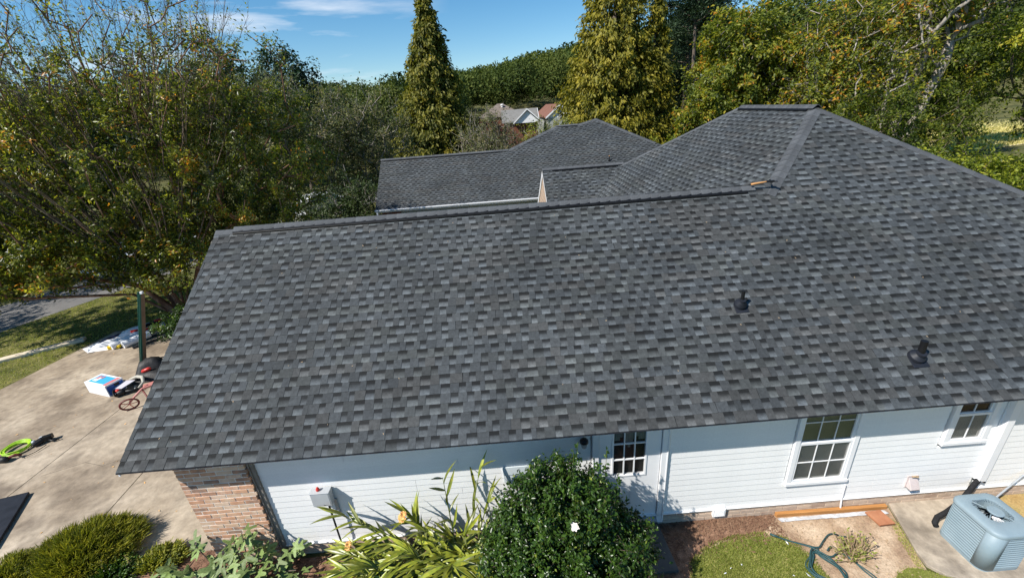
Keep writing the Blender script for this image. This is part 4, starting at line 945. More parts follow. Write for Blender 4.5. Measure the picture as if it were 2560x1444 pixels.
broadleaf('oak_tree', 'dark wide wood behind the bare top twigs of the crape myrtle', 'tree', (-25,42,Z0),
    [(-22,42,8.5,3.4,3.2,5.0,1),(-29,42,8.0,5.5,4,4.6,1.3),(-37,43,7.8,6,4,4.6,1.2),(-17.5,42,6.0,3.6,3,4.2,.8)], 520, 50, .42, .8, M['l_dark'], M['bark'], 37, .25, BT, tmean=.42, twig_n=1)
conifer('tall narrow olive-gold conifer spire standing alone against the blue sky', (-.35,32,Z0), 14.8, 4.0, 41, 1000, 100, M['l_gold2'], (), BT, tmean=.47, lean_top=(.9,0), power=.97, L=(.18,.42))
conifer('broad golden conifer with a second lower spire right of the distant houses', (13.7,32,Z0), 19.0, 4.9, 42, 950, 92, M['l_gold'], ((2.8,-.3,13.0,3.0,2.0,320),), BT, tmean=.44, lean_top=(1.1,0), power=.80, L=(.18,.42))
broadleaf('crape_myrtle_shrub', 'twiggy pale shrub with pinkish bare sprays below the distant tan roof', 'shrub', (4.2,27.5,Z0),
    [(4.2,27.5,3.3,2.2,1.6,2.6,1)], 260, 36, .13, .30, M['l_grey'], M['pale_bark'], 43, .07, tmean=.62, twig_n=4, twig_len=.9, up_twigs=.7, r_tip=.010, trunk=[[(0,0,-.1),(0,0,.4)],[(0,0,0),(-.7,0,2.2)],[(0,0,0),(.6,.1,2.4)],[(0,0,0),(.1,-.2,2.6)]])
broadleaf('crape_myrtle_shrub', 'leafier shrub with a white dead branch below the white-gabled far house', 'shrub', (8.3,28,Z0),
    [(8.0,28,2.7,2.2,1.6,2.2,1),(9.9,28.4,2.6,1.6,1.4,2.2,.7)], 260, 44, .14, .30, M['l_yellow'], M['pale_bark'], 44, .06, tmean=.35, twig_n=3, twig_len=.7, up_twigs=.6, r_tip=.010)
# pine right of the golden conifer
def pine(label, base, h, crown0, rad, seed, r0=.3, n=46, per=420):
    rng = np.random.default_rng(seed); root = empty('pine_tree', base); tag(root, label, 'tree', BT); m = MB()
    m.tube([(0,0,-.3),(.05,0,h*.4),(-.1,.1,h*.75),(0,0,h)], [r0, r0*.75, r0*.45, .03], 9); C, D, T = [], [], []
    for i in range(n):
        z = crown0+(h-crown0)*rng.random()**.8; f = (h-z)/(h-crown0); az = rng.random()*6.283; Rr = rad*(.25+.75*math.sin(min(1, f*1.25+.12)*math.pi*.62))*rng.uniform(.6, 1.1)
        o = np.array([math.cos(az), math.sin(az), 0]); a = np.array([0, 0, z-.3]); e_ = a+o*Rr+np.array([0, 0, rng.uniform(.0, .6)+.15*Rr])
        m.tube([a, a*.45+e_*.55+np.array([0,0,-.15]), e_], [.07, .045, .015], 5, cap=False)
        for q in range(4):
            c = a+(e_-a)*rng.uniform(.5, 1.05)+rng.normal(0, .28, 3); k = per//4
            P = c+rng.normal(0, 1, (k, 3))*np.array([.45, .45, .22]); C.append(P); D.append(P-c+np.array([0,0,.18])+rng.normal(0, .15, (k, 3))); T.append(rng.normal(.5, .2, k)+rng.normal(0, .12))
    m.build('trunk', M['bark'], root, smooth=True); C, D, T = np.concatenate(C), np.concatenate(D), np.concatenate(T); k = len(C)
    leaf_mesh('crown', C, D, rng.normal(0, 1, (k, 3))+np.array([0,0,.6]), rng.uniform(.28, .5, k), .085, T, M['l_pine'], root, mid=.5)
pine('tall dark pine with layered boughs between the golden conifer and the yellowing trees', (24.2,42,Z0), 21.5, 8.5, 3.9, 45, n=60, per=560)
pine('slender pine trunk with a high sparse crown behind the yellowing tree', (22.3,36,Z0), 15.5, 11.5, 2.2, 46, r0=.24, n=22, per=240)
broadleaf('oak_tree', 'black-green undergrowth tree in shade below the tall dark pine', 'tree', (22.5,44,Z0), [(22.5,44,5,4.2,2.5,4.8,1)], 200, 60, .34, .6, M['l_dark'], M['bark'], 47, .2, BT, tmean=.25, twig_n=1)
# turning hardwoods on the right
broadleaf('maple_tree', 'yellow-green turning tree right behind the main ridge, left of the big trunks', 'tree', (20.6,26.5,Z0),
    [(21.6,26.5,7.2,3.3,3.0,3.9,1.2),(19.2,25.8,4.0,1.9,2.0,2.8,.6),(23.8,26.2,5.2,2.8,2.4,4.2,.9)], 620, 95, .24, .42, M['l_autumn'], M['pale_bark'], 51, .18, BT, tmean=.50, tsd=.22, twig_n=2, r_tip=.007)
broadleaf('maple_tree', 'thin turning tree with long pale limbs and orange leaves over the main ridge', 'tree', (25.6,23,Z0),
    [(25.4,23,7.6,3.0,2.4,3.4,1.0),(24.6,22.5,4.6,2.4,1.8,2.6,.7),(27.4,23.2,8.6,2.4,2.2,2.2,.2)], 400, 46, .22, .36, M['l_autumn'], M['pale_bark'], 52, .16, BT, tmean=.58, tsd=.24, twig_n=3, twig_len=1.0, r_tip=.008, lean=.15)
broadleaf('oak_tree', 'tree with two thick leaning grey trunks and sparse orange-tinged leaves', 'tree', (28.0,21.0,Z0),
    [(29.8,21.2,9.8,2.8,2.4,2.4,1.0),(28.0,21.4,6.4,2.0,1.8,2.4,.4)], 260, 34, .22, .42, M['l_autumn'], M['pale_bark'], 53, .36, BT, tmean=.48, tsd=.26, twig_n=3, twig_len=1.1, r_tip=.008,
    trunk=[[(0,0,-.2),(.1,0,1.5)],[(0,0,0),(.2,.1,4.5),(.8,0,7.5),(1.6,0,11)],[(0,0,0),(1.0,-.2,4.0),(1.9,-.1,7.0)],[(0,0,0),(-.6,.2,4.0),(-.8,.2,7.5)]])
broadleaf('oak_tree', 'dense dark green tree in the middle of the right-hand woods', 'tree', (38,29,Z0),
    [(36.0,29,5.0,3.8,3.4,3.6,1.1),(40.0,29.5,6.6,2.8,3.0,3.2,.8),(33.2,28,4.2,3.0,2.6,3.2,.7)], 600, 84, .26, .5, M['l_autumn'], M['bark'], 54, .22, BT, tmean=.30, tsd=.18, twig_n=2, r_tip=.007)
broadleaf('oak_tree', 'tall dark-trunked tree with a black-green canopy at the top right', 'tree', (42.0,30,Z0),
    [(44.5,30,14.2,6.0,3,2.2,1),(40.0,30,13.8,3.0,2.5,1.4,.4)], 260, 50, .30, .5, M['l_dark'], M['bark'], 55, .24, BT, tmean=.35, twig_n=2, r_tip=.008, trunk=[[(0,0,-.2),(0,0,4),(.3,0,9),(.6,0,12)]])
broadleaf('maple_tree', 'bright yellow-green tree filling the right picture edge beside the dry meadow', 'tree', (36.2,19.5,Z0),
    [(36.4,19.5,5.6,3.6,2.8,3.8,1.1),(34.0,19.0,7.4,2.4,2.0,2.4,.5),(38.5,19.5,8.4,3.0,2.4,2.4,.5)], 420, 66, .21, .42, M['l_yellow'], M['bark'], 56, .2, BT, tmean=.42, tsd=.22, twig_n=2)
broadleaf('maple_tree', 'tall mixed green and gold wood edge tree behind the bright yellow-green tree', 'tree', (50,29,Z0),
    [(51,29,7.2,4.0,3.2,4.2,1),(57,30,7.4,5.0,3.2,4.6,.8)], 380, 60, .28, .55, M['l_autumn'], M['bark'], 57, .3, BT, tmean=.42, twig_n=1)
broadleaf('broadleaf_shrub', 'sunlit lime-green thicket just beyond the long right hip', 'shrub', (27.5,14.2,Z0),
    [(26.2,14.4,1.0,2.2,1.7,1.4,1),(28.4,14.0,1.0,1.9,1.7,1.5,.8),(24.2,15.8,1.4,1.7,1.6,1.6,.6),(27.8,16.6,1.2,2.0,1.7,1.5,.5)], 380, 66, .16, .34, M['l_yellow'], M['bark'], 58, .06, tmean=.40, twig_n=2)
broadleaf('broadleaf_shrub', 'dark shaded thicket behind the main peak under the big leaning trunks', 'shrub', (23.6,17.5,Z0),
    [(23.6,17.6,3.2,2.4,1.8,2.4,1),(20.4,19.0,2.4,2.2,1.8,2.2,.8),(27.2,18.6,2.8,2.4,2.0,2.8,1),(30.6,20.5,2.6,2.4,2,3.0,.8)], 360, 60, .17, .36, M['l_autumn'], M['bark'], 59, .07, tmean=.26, twig_n=2)
broadleaf('broadleaf_shrub', 'low golden shrub peeping over the back roof beside the main ridge', 'shrub', (17.4,25.2,Z0),
    [(17.4,25.2,1.7,1.5,1.2,1.7,1),(15.4,27,1.5,1.4,1.2,1.7,.7)], 150, 60, .18, .34, M['l_yellow'], M['bark'], 60, .05, tmean=.40, twig_n=1)
# far wooded hill: one mass
def forest():
    rng = np.random.default_rng(77); C, D, NN, L, T = [], [], [], [], []
    pts = []
    for i in range(3200):
        y = 56+236*rng.random()**1.25; x = 5+(y+5)*rng.uniform(-1.25, 1.35)
        if (y < 93 and -.5 < x < 22) or (x > 28 and y < 84) or not in_view((x, y, 10), 500): continue
        pts.append((x, y))
    for i in range(260):
        y = rng.uniform(93, 160); pts.append((5+(y+5)*rng.uniform(-.16, .26), y))
    for (x, y) in pts:
        rise = 1.0+.50*np.clip((x-6)/50, -.5, 1.0)
        h = rng.uniform(7.5, 15)*rise; g = gz(x, y); r = h*rng.uniform(.20, .32); pine_ = rng.random() < .6; far = y > 180; far = y > 150; k = 150 if far else 640; ls = (.20 if far else .082)
        d = unit(rng.normal(size=(k, 3))); d[:, 2] = np.abs(d[:, 2])*1.0-.25
        P = np.array([x, y, g+h*.66])+d*np.array([r, r, h*.38])*rng.uniform(.75, 1.12, (k, 1))
        C.append(P); D.append(rng.normal(size=(k, 3))*.8+d*.5); NN.append(d+np.array([0,0,.4])+rng.normal(0, .3, (k, 3))); L.append(rng.uniform(.8, 1.6, k)*r*ls*1.25)
        T.append(np.clip((.26 if pine_ else .46)+rng.normal(0, .14)+rng.normal(0, .10, k), 0, .99))
    C, D, NN, L, T = (np.concatenate(q) for q in (C, D, NN, L, T))
    o = leaf_mesh('forest', C, D, NN, L, L*.75, T, M['l_forest'], None, mid=.5); tag(o, kind='stuff')
forest()

# ================================================================== DISTANT HOUSES
def far_house(label, roofc, wallc, x0, x1, y0, y1, zw, zr, kind, parts=()):
    h = empty('house', ((x0+x1)/2, (y0+y1)/2, Z0)); tag(h, label, 'house'); ox, oy = (x0+x1)/2, (y0+y1)/2
    X, Y = (x1-x0)/2, (y1-y0)/2; zw -= Z0; zr -= Z0; m = MB(); m.box(-X+.3, X-.3, -Y+.3, Y-.3, -1, zw); m.build('wall', wallc, h)
    r = MB(); T_ = .14
    if kind == 'hip':
        a = min(X, Y); L1, L2 = -X+a, X-a
        r.poly([(-X,-Y,zw),(X,-Y,zw),(L2,0,zr),(L1,0,zr)]); r.poly([(X,Y,zw),(-X,Y,zw),(L1,0,zr),(L2,0,zr)]); r.poly([(X,-Y,zw),(X,Y,zw),(L2,0,zr)]); r.poly([(-X,Y,zw),(-X,-Y,zw),(L1,0,zr)])
        r.poly([(-X,-Y,zw),(-X,Y,zw),(X,Y,zw),(X,-Y,zw)])
    elif kind == 'gable_front':   # ridge runs in depth, gable towards the viewer
        for sx in (-1, 1): r.prism([(sx*X,-Y,zw),(sx*X,-Y,zw+T_),(0,-Y,zr+T_),(0,-Y,zr)], (0,2*Y,0))
        g = MB(); g.prism([(-X+.2,-Y+.35,zw),(X-.2,-Y+.35,zw),(0,-Y+.35,zr-.12)], (0,.1,0)); g.build('gable', M['trim'], h)
        g = MB(); 
        for sx in (-1, 1): g.prism([(sx*X,-Y-.02,zw+T_),(0,-Y-.02,zr+T_),(0,-Y-.02,zr-.12),(sx*X,-Y-.02,zw-.12)], (0,.06,0))
        g.build('rake_board', M['trim'], h)
    else:                           # ridge along x
        for sy in (-1, 1): r.prism([(-X,sy*Y,zw),(-X,sy*Y,zw+T_),(-X,0,zr+T_),(-X,0,zr)], (2*X,0,0))
        g = MB(); g.prism([(X-.4,-Y+.2,zw),(X-.4,Y-.2,zw),(X-.4,0,zr-.1)], (-.1,0,0)); g.build('gable', wallc, h)
        g = MB(); 
        for sy in (-1, 1): g.prism([(X-.02,sy*Y,zw+T_),(X-.02,0,zr+T_),(X-.02,0,zr-.16),(X-.02,sy*Y,zw-.16)], (.08,0,0))
        g.build('rake_board', M['trim'], h)
    r.build('roof', roofc, h)
    return h
tanroof = noise_mat('tan_shingle_roof', [(.15,.12,.10), (.20,.165,.14)], scale=1.5, rough=.9, fine=.15, bscale=9)
greyroof = noise_mat('grey_shingle_roof', [(.16,.157,.15), (.21,.205,.195)], scale=1.5, rough=.9, fine=.15, bscale=9)
redroof = noise_mat('red_shingle_roof', [(.16,.075,.052), (.22,.105,.075)], scale=1.5, rough=.9, fine=.15, bscale=9)
h1 = far_house('far house with a tan hipped roof above the twiggy shrub', tanroof, M['rbrick'], 1.4, 10.4, 82, 90, 4.3, 6.6, 'hip')
q = MB(); q.lathe([(.2,0),(.2,.3),(.34,.35),(.34,.5),(.1,.6)], (.4,-1.2,6.15), (0,0,1), 12); q.build('turbine_vent', M['trim'], h1)
h2 = far_house('far house with a grey roof and a small white front gable', greyroof, M['rbrick'], 5.8, 11.6, 66, 72, 3.6, 5.35, 'ridge_x')
q = MB(); q.prism([(-.95,-3.35,3.75),(3.05,-3.35,3.75),(1.05,-3.35,5.45)], (0,.12,0)); q.build('gable', M['trim'], h2)
q = MB()
for sx in (-1, 1): q.prism([(1.05+sx*2.2,-3.6,3.72),(1.05+sx*2.2,-3.6,3.86),(1.05,-3.6,5.80),(1.05,-3.6,5.64)], (0,3.6,0))
q.build('gable_roof', greyroof, h2)
q = MB()
for sx in (-1, 1): q.prism([(1.05+sx*2.22,-3.66,3.66),(1.05+sx*2.22,-3.66,3.84),(1.05,-3.66,5.80),(1.05,-3.66,5.60)], (0,.06,0))
q.build('rake_board', M['trim'], h2)
far_house('far house with a rust-red roof beside the golden conifer', redroof, M['grey_wall'], 12.6, 17.2, 66, 86, 3.9, 5.7, 'gable_front')
far_house('small white house glimpsed between trunks behind the pine', greyroof, M['trim'], 41, 52, 74, 82, 3.2, 5.4, 'ridge_x')

# ================================================================== FRONT GARDEN
# camellia by the door
cam_b = broadleaf('camellia_bush', 'big round glossy camellia bush with one white bloom covering half the door', 'bush', (5.45,-1.0,Z0),
    [(5.50,-1.02,.62,1.06,.82,.84,1.3),(5.38,-.93,1.42,.70,.52,.58,.70),(4.85,-1.0,.75,.50,.55,.60,.35),(6.10,-1.02,.55,.52,.55,.62,.35),(5.6,-1.35,.1,.8,.6,.5,.4)],
    1300, 62, .050, .08, M['l_camellia'], M['bark'], 71, .05, tmean=.42, tsd=.22, twig_n=2, twig_len=.15, droop=-.15, up_twigs=.5, aspect=.55, r_tip=.003, clump=.10, zmin=-.1,
    trunk=[[(0,0,-.1),(0,0,.25)],[(0,0,0),(-.25,.05,.9)],[(0,0,0),(.3,0,.9)],[(0,0,0),(0,.05,1.3)]])
# tall shoots standing out of the top
rng = np.random.default_rng(72); m = MB(); C, D, NN, T = [], [], [], []
for i in range(30):
    x, y = rng.normal(5.38, .25), rng.normal(-.92, .14); z0 = 1.45+.25*rng.random(); h = rng.uniform(.18, .52); dx = rng.normal(0, .06)
    m.tube([(x-5.45,y+1.0,z0-.3-Z0),(x-5.45+dx,y+1.0,z0+h-Z0)], [.005,.003], 4)
    for k in range(int(h*46)):
        t = rng.random(); C.append((x-5.45+dx*t, y+1.0, z0+h*t-Z0)); D.append(rng.normal(0, 1, 3)+np.array([0,0,.5])); NN.append(rng.normal(0, .5, 3)+np.array([0,-.2,.6])); T.append(rng.normal(.45, .2))
m.build('shoot', M['stem'], cam_b); leaf_mesh('shoot_leaves', np.array(C), np.array(D), np.array(NN), rng.uniform(.045, .07, len(C)), .034, np.array(T), M['l_camellia'], cam_b)
def bloom(parent, loc, r, mat, n=14, name='flower', up=(0,-.5,.8)):
    m = MB(); rr = random.Random(int(loc[0]*100)); U = Vector(up).normalized(); A = U.orthogonal().normalized(); B = U.cross(A)
    for i in range(n):
        t = 6.283*i/n*2.4+rr.uniform(-.3, .3); k = .45+.55*i/n; d = (A*math.cos(t)+B*math.sin(t)); s = U.cross(d); c = Vector(loc)
        a = c+d*r*.1*k; e_ = c+d*r*k+U*r*(.75-.6*k); w = r*.36
        m.poly([a, c+d*r*.55*k+s*w+U*r*.22, e_, c+d*r*.55*k-s*w+U*r*.22])
    return m.build(name, mat, parent)
bloom(cam_b, (5.49-5.45,-1.42+1.0,1.70-Z0), .062, M['whitepetal'], 22, up=(-.25,-.75,.6))
# white buds/shiny specks of young flower buds
m = MB()
for i in range(14):
    th, ph_ = rng.uniform(0, 6.283), rng.uniform(.15, 1.3); p = np.array([.05+.92*math.sin(ph_)*math.cos(th), -.02+.76*math.sin(ph_)*math.sin(th), .80+.92*math.cos(ph_)])
    m.lathe([(.002,0),(.007,.006),(.006,.015),(.001,.02)], p, (rng.normal(),rng.normal(),1), 5, cap=False)
m.build('bud', M['whitepetal'], cam_b)
# ginger lilies: leaning canes with two ranks of long blades
def blade_mesh(L, W, droop, name='leaf', twist=0.0):
    m = MB(); n = 5
    for i in range(n+1):
        t = i/n; w = W*math.sin(min(1, t*1.02+.06)*math.pi)**.7*.5 if i < n else .001; z = -droop*L*t*t; x = L*t
        m.pts([(x, -w, z+w*.35), (x, 0, z-.0), (x, w, z+w*.35)])
    for i in range(n):
        a = i*3; m.f += [(a, a+3, a+4, a+1), (a+1, a+4, a+5, a+2)]
    return m.mesh(name, M['l_ginger'], smooth=True)
blades = [blade_mesh(L, W, d) for L, W, d in ((.36,.046,.18),(.42,.050,.40),(.33,.044,.60),(.45,.050,.28),(.38,.046,.05))]
gin = empty('ginger_lily', (3.2,-.45,Z0)); tag(gin, 'flopped clump of ginger lilies with long yellow-green blades and peach flower heads', 'plant')
rg = random.Random(17)
canes = [((3.86,-.38),(3.84,-.34,1.46),9),((4.0,-.40),(4.36,-.30,1.50),9),((4.1,-.42),(4.50,-.44,1.16),11),((3.7,-.36),(3.22,-.34,.84),12),((3.5,-.36),(2.50,-.34,.70),13),((3.3,-.38),(2.24,-.36,.98),11),((3.0,-.50),(2.28,-.46,.40),11),((2.9,-.56),(2.10,-.56,-.02),9),
         ((3.3,-.56),(2.66,-.62,.22),11),((3.7,-.52),(3.52,-.62,.80),12),((3.9,-.54),(4.12,-.66,.78),12),((3.5,-.60),(2.95,-.80,.30),12),((3.8,-.62),(3.90,-.86,.36),12),((4.1,-.52),(4.60,-.66,.55),11),((3.4,-.44),(3.36,-.42,.86),10),((4.0,-.66),(4.44,-.92,.18),11),((3.2,-.68),(3.20,-.98,.02),10)]
rq = random.Random(23)
for i in range(46):
    x = rq.uniform(2.75, 4.35); y = rq.uniform(-.75, -.36); dx = rq.choice((-1, -1, 1))*rq.uniform(.25, .95); canes.append(((x, y), (min(4.50, max(2.2, x+dx)), y-rq.uniform(-.05, .25), rq.uniform(-.08, .50)), rq.randint(11, 15)))
for (bx, by), tip, nl in canes:
    P0 = Vector((bx-3.2, by+.45, 0)); P1 = Vector((tip[0]-3.2, tip[1]+.45, tip[2]-Z0)); mid = (P0*.45+P1*.55)+Vector((0,0,.22+.1*rg.random()))
    pt = lambda t: P0*(1-t)**2+mid*2*t*(1-t)+P1*t*t
    m = MB(); m.tube([pt(i/7) for i in range(8)], [.012-.0012*i for i in range(8)], 5); m.build('cane', M['stem'], gin, smooth=True)
    d = (P1-P0); h = Vector((d.x, d.y, 0)); side = Vector((-h.y, h.x, 0)).normalized() if h.length > .15 else Vector((rg.uniform(-1,1), rg.uniform(-1,1), 0)).normalized()
    for i in range(nl):
        t = .22+.76*i/(nl-1); c = pt(t); tan = (pt(min(1, t+.03))-pt(t-.03)).normalized(); sg = 1 if i % 2 else -1
        dirv = (tan*rg.uniform(.75, 1.15)+side*sg*rg.uniform(.15, .6)+Vector((rg.uniform(-.2,.2),rg.uniform(-.15,.1),rg.uniform(-.35, .12)))).normalized()
        if False: dirv = (tan+side*.1).normalized()
        up = Vector((rg.uniform(-.5,.5), rg.uniform(-.7,.2), 1)); y_ = up.cross(dirv).normalized(); z_ = dirv.cross(y_)
        o = link('leaf', rg.choice(blades), gin); s = rg.uniform(.75, 1.12)
        o.matrix_world = Matrix(((dirv.x*s, y_.x*s, z_.x*s, c.x+3.2), (dirv.y*s, y_.y*s, z_.y*s, c.y-.45), (dirv.z*s, z_.z*0+y_.z*s, z_.z*s, c.z+Z0), (0,0,0,1)))
        o.parent = gin; o.matrix_parent_inverse = Matrix.Translation((-3.2, .45, -Z0))
for (x, y, z) in ((2.33,-.46,.40),(2.12,-.48,-.02),(3.20,-.44,.88)):
    bloom(gin, (x-3.2, y+.45, z-Z0-.02), .085, M['petal'], 26, up=(-.3,-.4,.8)); bloom(gin, (x-3.2+.02, y+.45, z-Z0+.045), .06, M['petal'], 20, up=(.2,-.3,.9))
# dry fallen ginger straw
m = MB()
for i in range(60):
    x, y = rng.normal(3.3, .5), rng.uniform(-1.0, -.2); a = rng.uniform(0, 6.283); l = rng.uniform(.10, .28); z = .01+.04*rng.random()
    m.poly([(x-3.2, y+.45, z), (x-3.2+math.cos(a)*l*.5-math.sin(a)*.012, y+.45+math.sin(a)*l*.5+math.cos(a)*.012, z+.03), (x-3.2+math.cos(a)*l, y+.45+math.sin(a)*l, z), (x-3.2+math.cos(a)*l*.5+math.sin(a)*.012, y+.45+math.sin(a)*l*.5-math.cos(a)*.012, z+.03)])
o = m.build('dry_blades', M['dead'], gin); o['kind'] = 'stuff'
# fig: lobed leaves on a few stems
def fig_leaf(seed):
    r_ = random.Random(seed); m = MB(); pts = []
    lobes = [(-2.15,.50),(-1.15,.82),(0,1.0),(1.15,.82),(2.15,.50)]
    pts.append((-.05, -.10)); 
    for i, (a, l) in enumerate(lobes):
        l *= r_.uniform(.88, 1.1); a += r_.uniform(-.08, .08)
        if i > 0:
            am = (a+lobes[i-1][0])/2; pts.append((math.cos(am)*.36, math.sin(am)*.36))
        for da, f in ((-.26,.72),(-.17,.92),(0,1.0),(.17,.92),(.26,.72)): pts.append((math.cos(a+da*.8)*l*f, math.sin(a+da*.8)*l*f))
    pts.append((-.05, .10)); c = m.pts([(0.12, 0, .03)])
    def z(x, y): return -.22*(x*x+y*y)+.10*abs(y)+.03*math.sin(9*math.atan2(y, x+.01))
    b = m.pts([(x, y, z(x, y)) for x, y in pts])
    for i in range(len(pts)-1): m.f.append((c, b+i, b+i+1))
    return m.mesh('leaf', M['l_fig'], smooth=True)
figs = [fig_leaf(i) for i in range(5)]
fig = empty('fig_plant', (.7,-.45,Z0)); tag(fig, 'young fig with broad lobed grey-green leaves in front of the brick corner', 'plant')
rf = random.Random(4); FX = []
for px_, py_, pz_ in ((.02,-.28,.44),(.62,-.30,.52),(.95,-.32,.36),(1.40,-.30,.28),(.35,-.40,.16),(.80,-.50,.22),(1.22,-.48,-.02),(-.45,-.30,.10),(-.15,-.42,-.02),(.55,-.60,-.06),(1.0,-.65,-.05),(-.65,-.32,-.05),(1.5,-.5,.05),(.2,-.55,-.12),(.78,-.30,.66),(-.3,-.6,-.1),(.42,-.35,.34),(1.15,-.38,.22),(.7,-.42,.40),(.95,-.58,.12),(.05,-.5,.05),(-.85,-.4,-.12),(.6,-.75,-.1)):
    FX.append((px_, py_, pz_))
    b0 = Vector((px_*.55+.30-.7, -.40+.45, 0)); e0 = Vector((px_-.7, py_+.45, pz_-Z0)); m = MB(); m.tube([b0, (b0+e0)/2+Vector((0,0,.08)), e0], [.012,.009,.006], 5); m.build('stem', M['bark'], fig)
    for k in range(rf.randint(5, 7)):
        a = rf.uniform(0, 6.283); el = rf.uniform(-.35, .75); dirv = Vector((math.cos(a)*math.cos(el), math.sin(a)*math.cos(el)*.8-.15, math.sin(el))).normalized(); st = e0+dirv*rf.uniform(.04, .09)-Vector((0,0,.05*k))
        up = Vector((rf.uniform(-.5,.5), rf.uniform(-.8,.1), 1)); y_ = up.cross(dirv).normalized(); z_ = dirv.cross(y_); s = rf.uniform(.13, .21)
        o = link('leaf', rf.choice(figs), fig); o.matrix_world = Matrix(((dirv.x*s, y_.x*s, z_.x*s, st.x), (dirv.y*s, y_.y*s, z_.y*s, st.y), (dirv.z*s, y_.z*s, z_.z*s, st.z), (0,0,0,1)))
# thread-leaf cypress at the bottom left
def plumes(name, label, cat, base, R_, h, n, per, lmat, seed, L=(.05,.11), W=.010, dir_bias=(.5,.3,.5), asp=(1,.7)):
    rng = np.random.default_rng(seed); root = empty(name, base); tag(root, label, cat); C, D, NN, T = [], [], [], []; m = MB()
    for i in range(n):
        a = rng.uniform(0, 6.283); r = R_*math.sqrt(rng.random()); bx, by = math.cos(a)*r*asp[0], math.sin(a)*r*asp[1]; zt = h*(1-.75*(r/R_)**2)*rng.uniform(.7, 1.1)
        e_ = np.array([bx, by, zt])+np.array(dir_bias)*rng.uniform(.03, .12); s_ = np.array([bx*.45, by*.45, .02]); m.tube([s_, s_*.4+e_*.6+np.array([0,0,.03]), e_], [.005,.004,.001], 3, cap=False)
        t = rng.random(per)[:, None]**.6; P = s_+(e_-s_)*t+rng.normal(0, .022, (per, 3)); C.append(P); dd = (e_-s_)/np.linalg.norm(e_-s_); D.append(dd*.9+np.array(dir_bias)*.6+rng.normal(0, .42, (per, 3))); NN.append(rng.normal(0, .6, (per, 3))+np.array([0,-.2,.6])); T.append(rng.normal(.48, .16, per)+rng.normal(0, .14)+.2*(t[:, 0]-.5))
    m.build('stems', M['bark'], root); C, D, NN, T = (np.concatenate(q) for q in (C, D, NN, T)); leaf_mesh('crown', C, D, NN, rng.uniform(L[0], L[1], len(C)), W, T, lmat, root, mid=.5); return root
plumes('cypress_shrub', 'low feathery golden-green thread cypress spilling over the driveway edge at bottom left', 'shrub', (-2.35,.26,Z0), .84, .33, 440, 60, M['l_gmop'], 81, L=(.08,.17), W=.009, dir_bias=(.55,.25,.75))
plumes('cypress_shrub', 'smaller feathery shrub cut off by the bottom left picture corner', 'shrub', (-3.3,-.02,Z0), .55, .22, 200, 45, M['l_gmop'], 82)
plumes('groundcover_plant', 'yellowish ground cover tuft between the thread cypress and the fig', 'plant', (-1.0,.02,Z0), .38, .13, 130, 30, M['l_gmop'], 83, L=(.04,.08), W=.022)
plumes('groundcover_plant', 'dark low evergreen tuft under the bottom edge beside the thread cypress', 'plant', (-1.65,-.15,Z0), .45, .16, 150, 30, M['l_camellia'], 84, L=(.03,.06), W=.022)
m = MB(); rt = empty('weed_stalk', (-1.45,-.05,Z0)); tag(rt, 'upright pale yellow seed stalks in front of the thread cypress', 'plant'); C, D, NN, T = [], [], [], []
for i in range(7):
    x, y, h = rng.uniform(-.35, .35), rng.uniform(-.12, .05), rng.uniform(.15, .32); m.tube([(x, y, 0), (x+rng.normal(0, .02), y, h)], [.005,.003], 4)
    for k in range(26): t = .4+.6*rng.random(); C.append((x+rng.normal(0,.008), y+rng.normal(0,.008), h*t)); D.append(rng.normal(0, 1, 3)+np.array([0,0,.6])); NN.append(rng.normal(0, 1, 3)); T.append(rng.normal(.8, .12))
m.build('stem', M['dead'], rt); leaf_mesh('seed_heads', np.array(C), np.array(D), np.array(NN), .03, .014, np.array(T), M['l_grass'], rt)['kind'] = 'stuff'
# dry hydrangea-like shrub by the hose
dp = empty('dry_shrub', (9.62,-.78,Z0)); tag(dp, 'half-bare dry shrub of straw-coloured stems beside the green hose', 'shrub'); m = MB(); C, D, NN, T = [], [], [], []
for i in range(120):
    a, el = rng.uniform(0, 6.283), rng.uniform(.25, 1.45); l = rng.uniform(.16, .42); d = np.array([math.cos(a)*math.cos(el), math.sin(a)*math.cos(el)*.7, math.sin(el)]); b_ = np.array([rng.normal(0,.06), rng.normal(0,.05), 0]); e_ = b_+d*l
    m.tube([b_, b_+d*l*.5+rng.normal(0,.012,3), e_], [.0085,.007,.004], 4, cap=False)
    if rng.random() < .75:
        for k in range(rng.integers(2, 6)): C.append(b_+d*l*rng.uniform(.45, 1.0)+rng.normal(0,.015,3)); D.append(rng.normal(0,1,3)+np.array([0,0,.2])); NN.append(rng.normal(0,.5,3)+np.array([0,-.3,.8])); T.append(rng.normal(.6,.25))
m.build('stems', M['dead'], dp); leaf_mesh('leaves', np.array(C), np.array(D), np.array(NN), rng.uniform(.03,.06,len(C)), .028, np.array(T), M['l_grass'], dp)
# clipped hedge at the gable foot
broadleaf('hedge_bush', 'small round dark green bush beside the left gable edge', 'bush', (-5.6,7.9,Z0), [(-5.75,7.9,.15,.85,.8,.75,1)], 170, 60, .07, .12, M['l_camellia'], M['bark'], 86, .05, tmean=.5, twig_n=1, twig_len=.15)
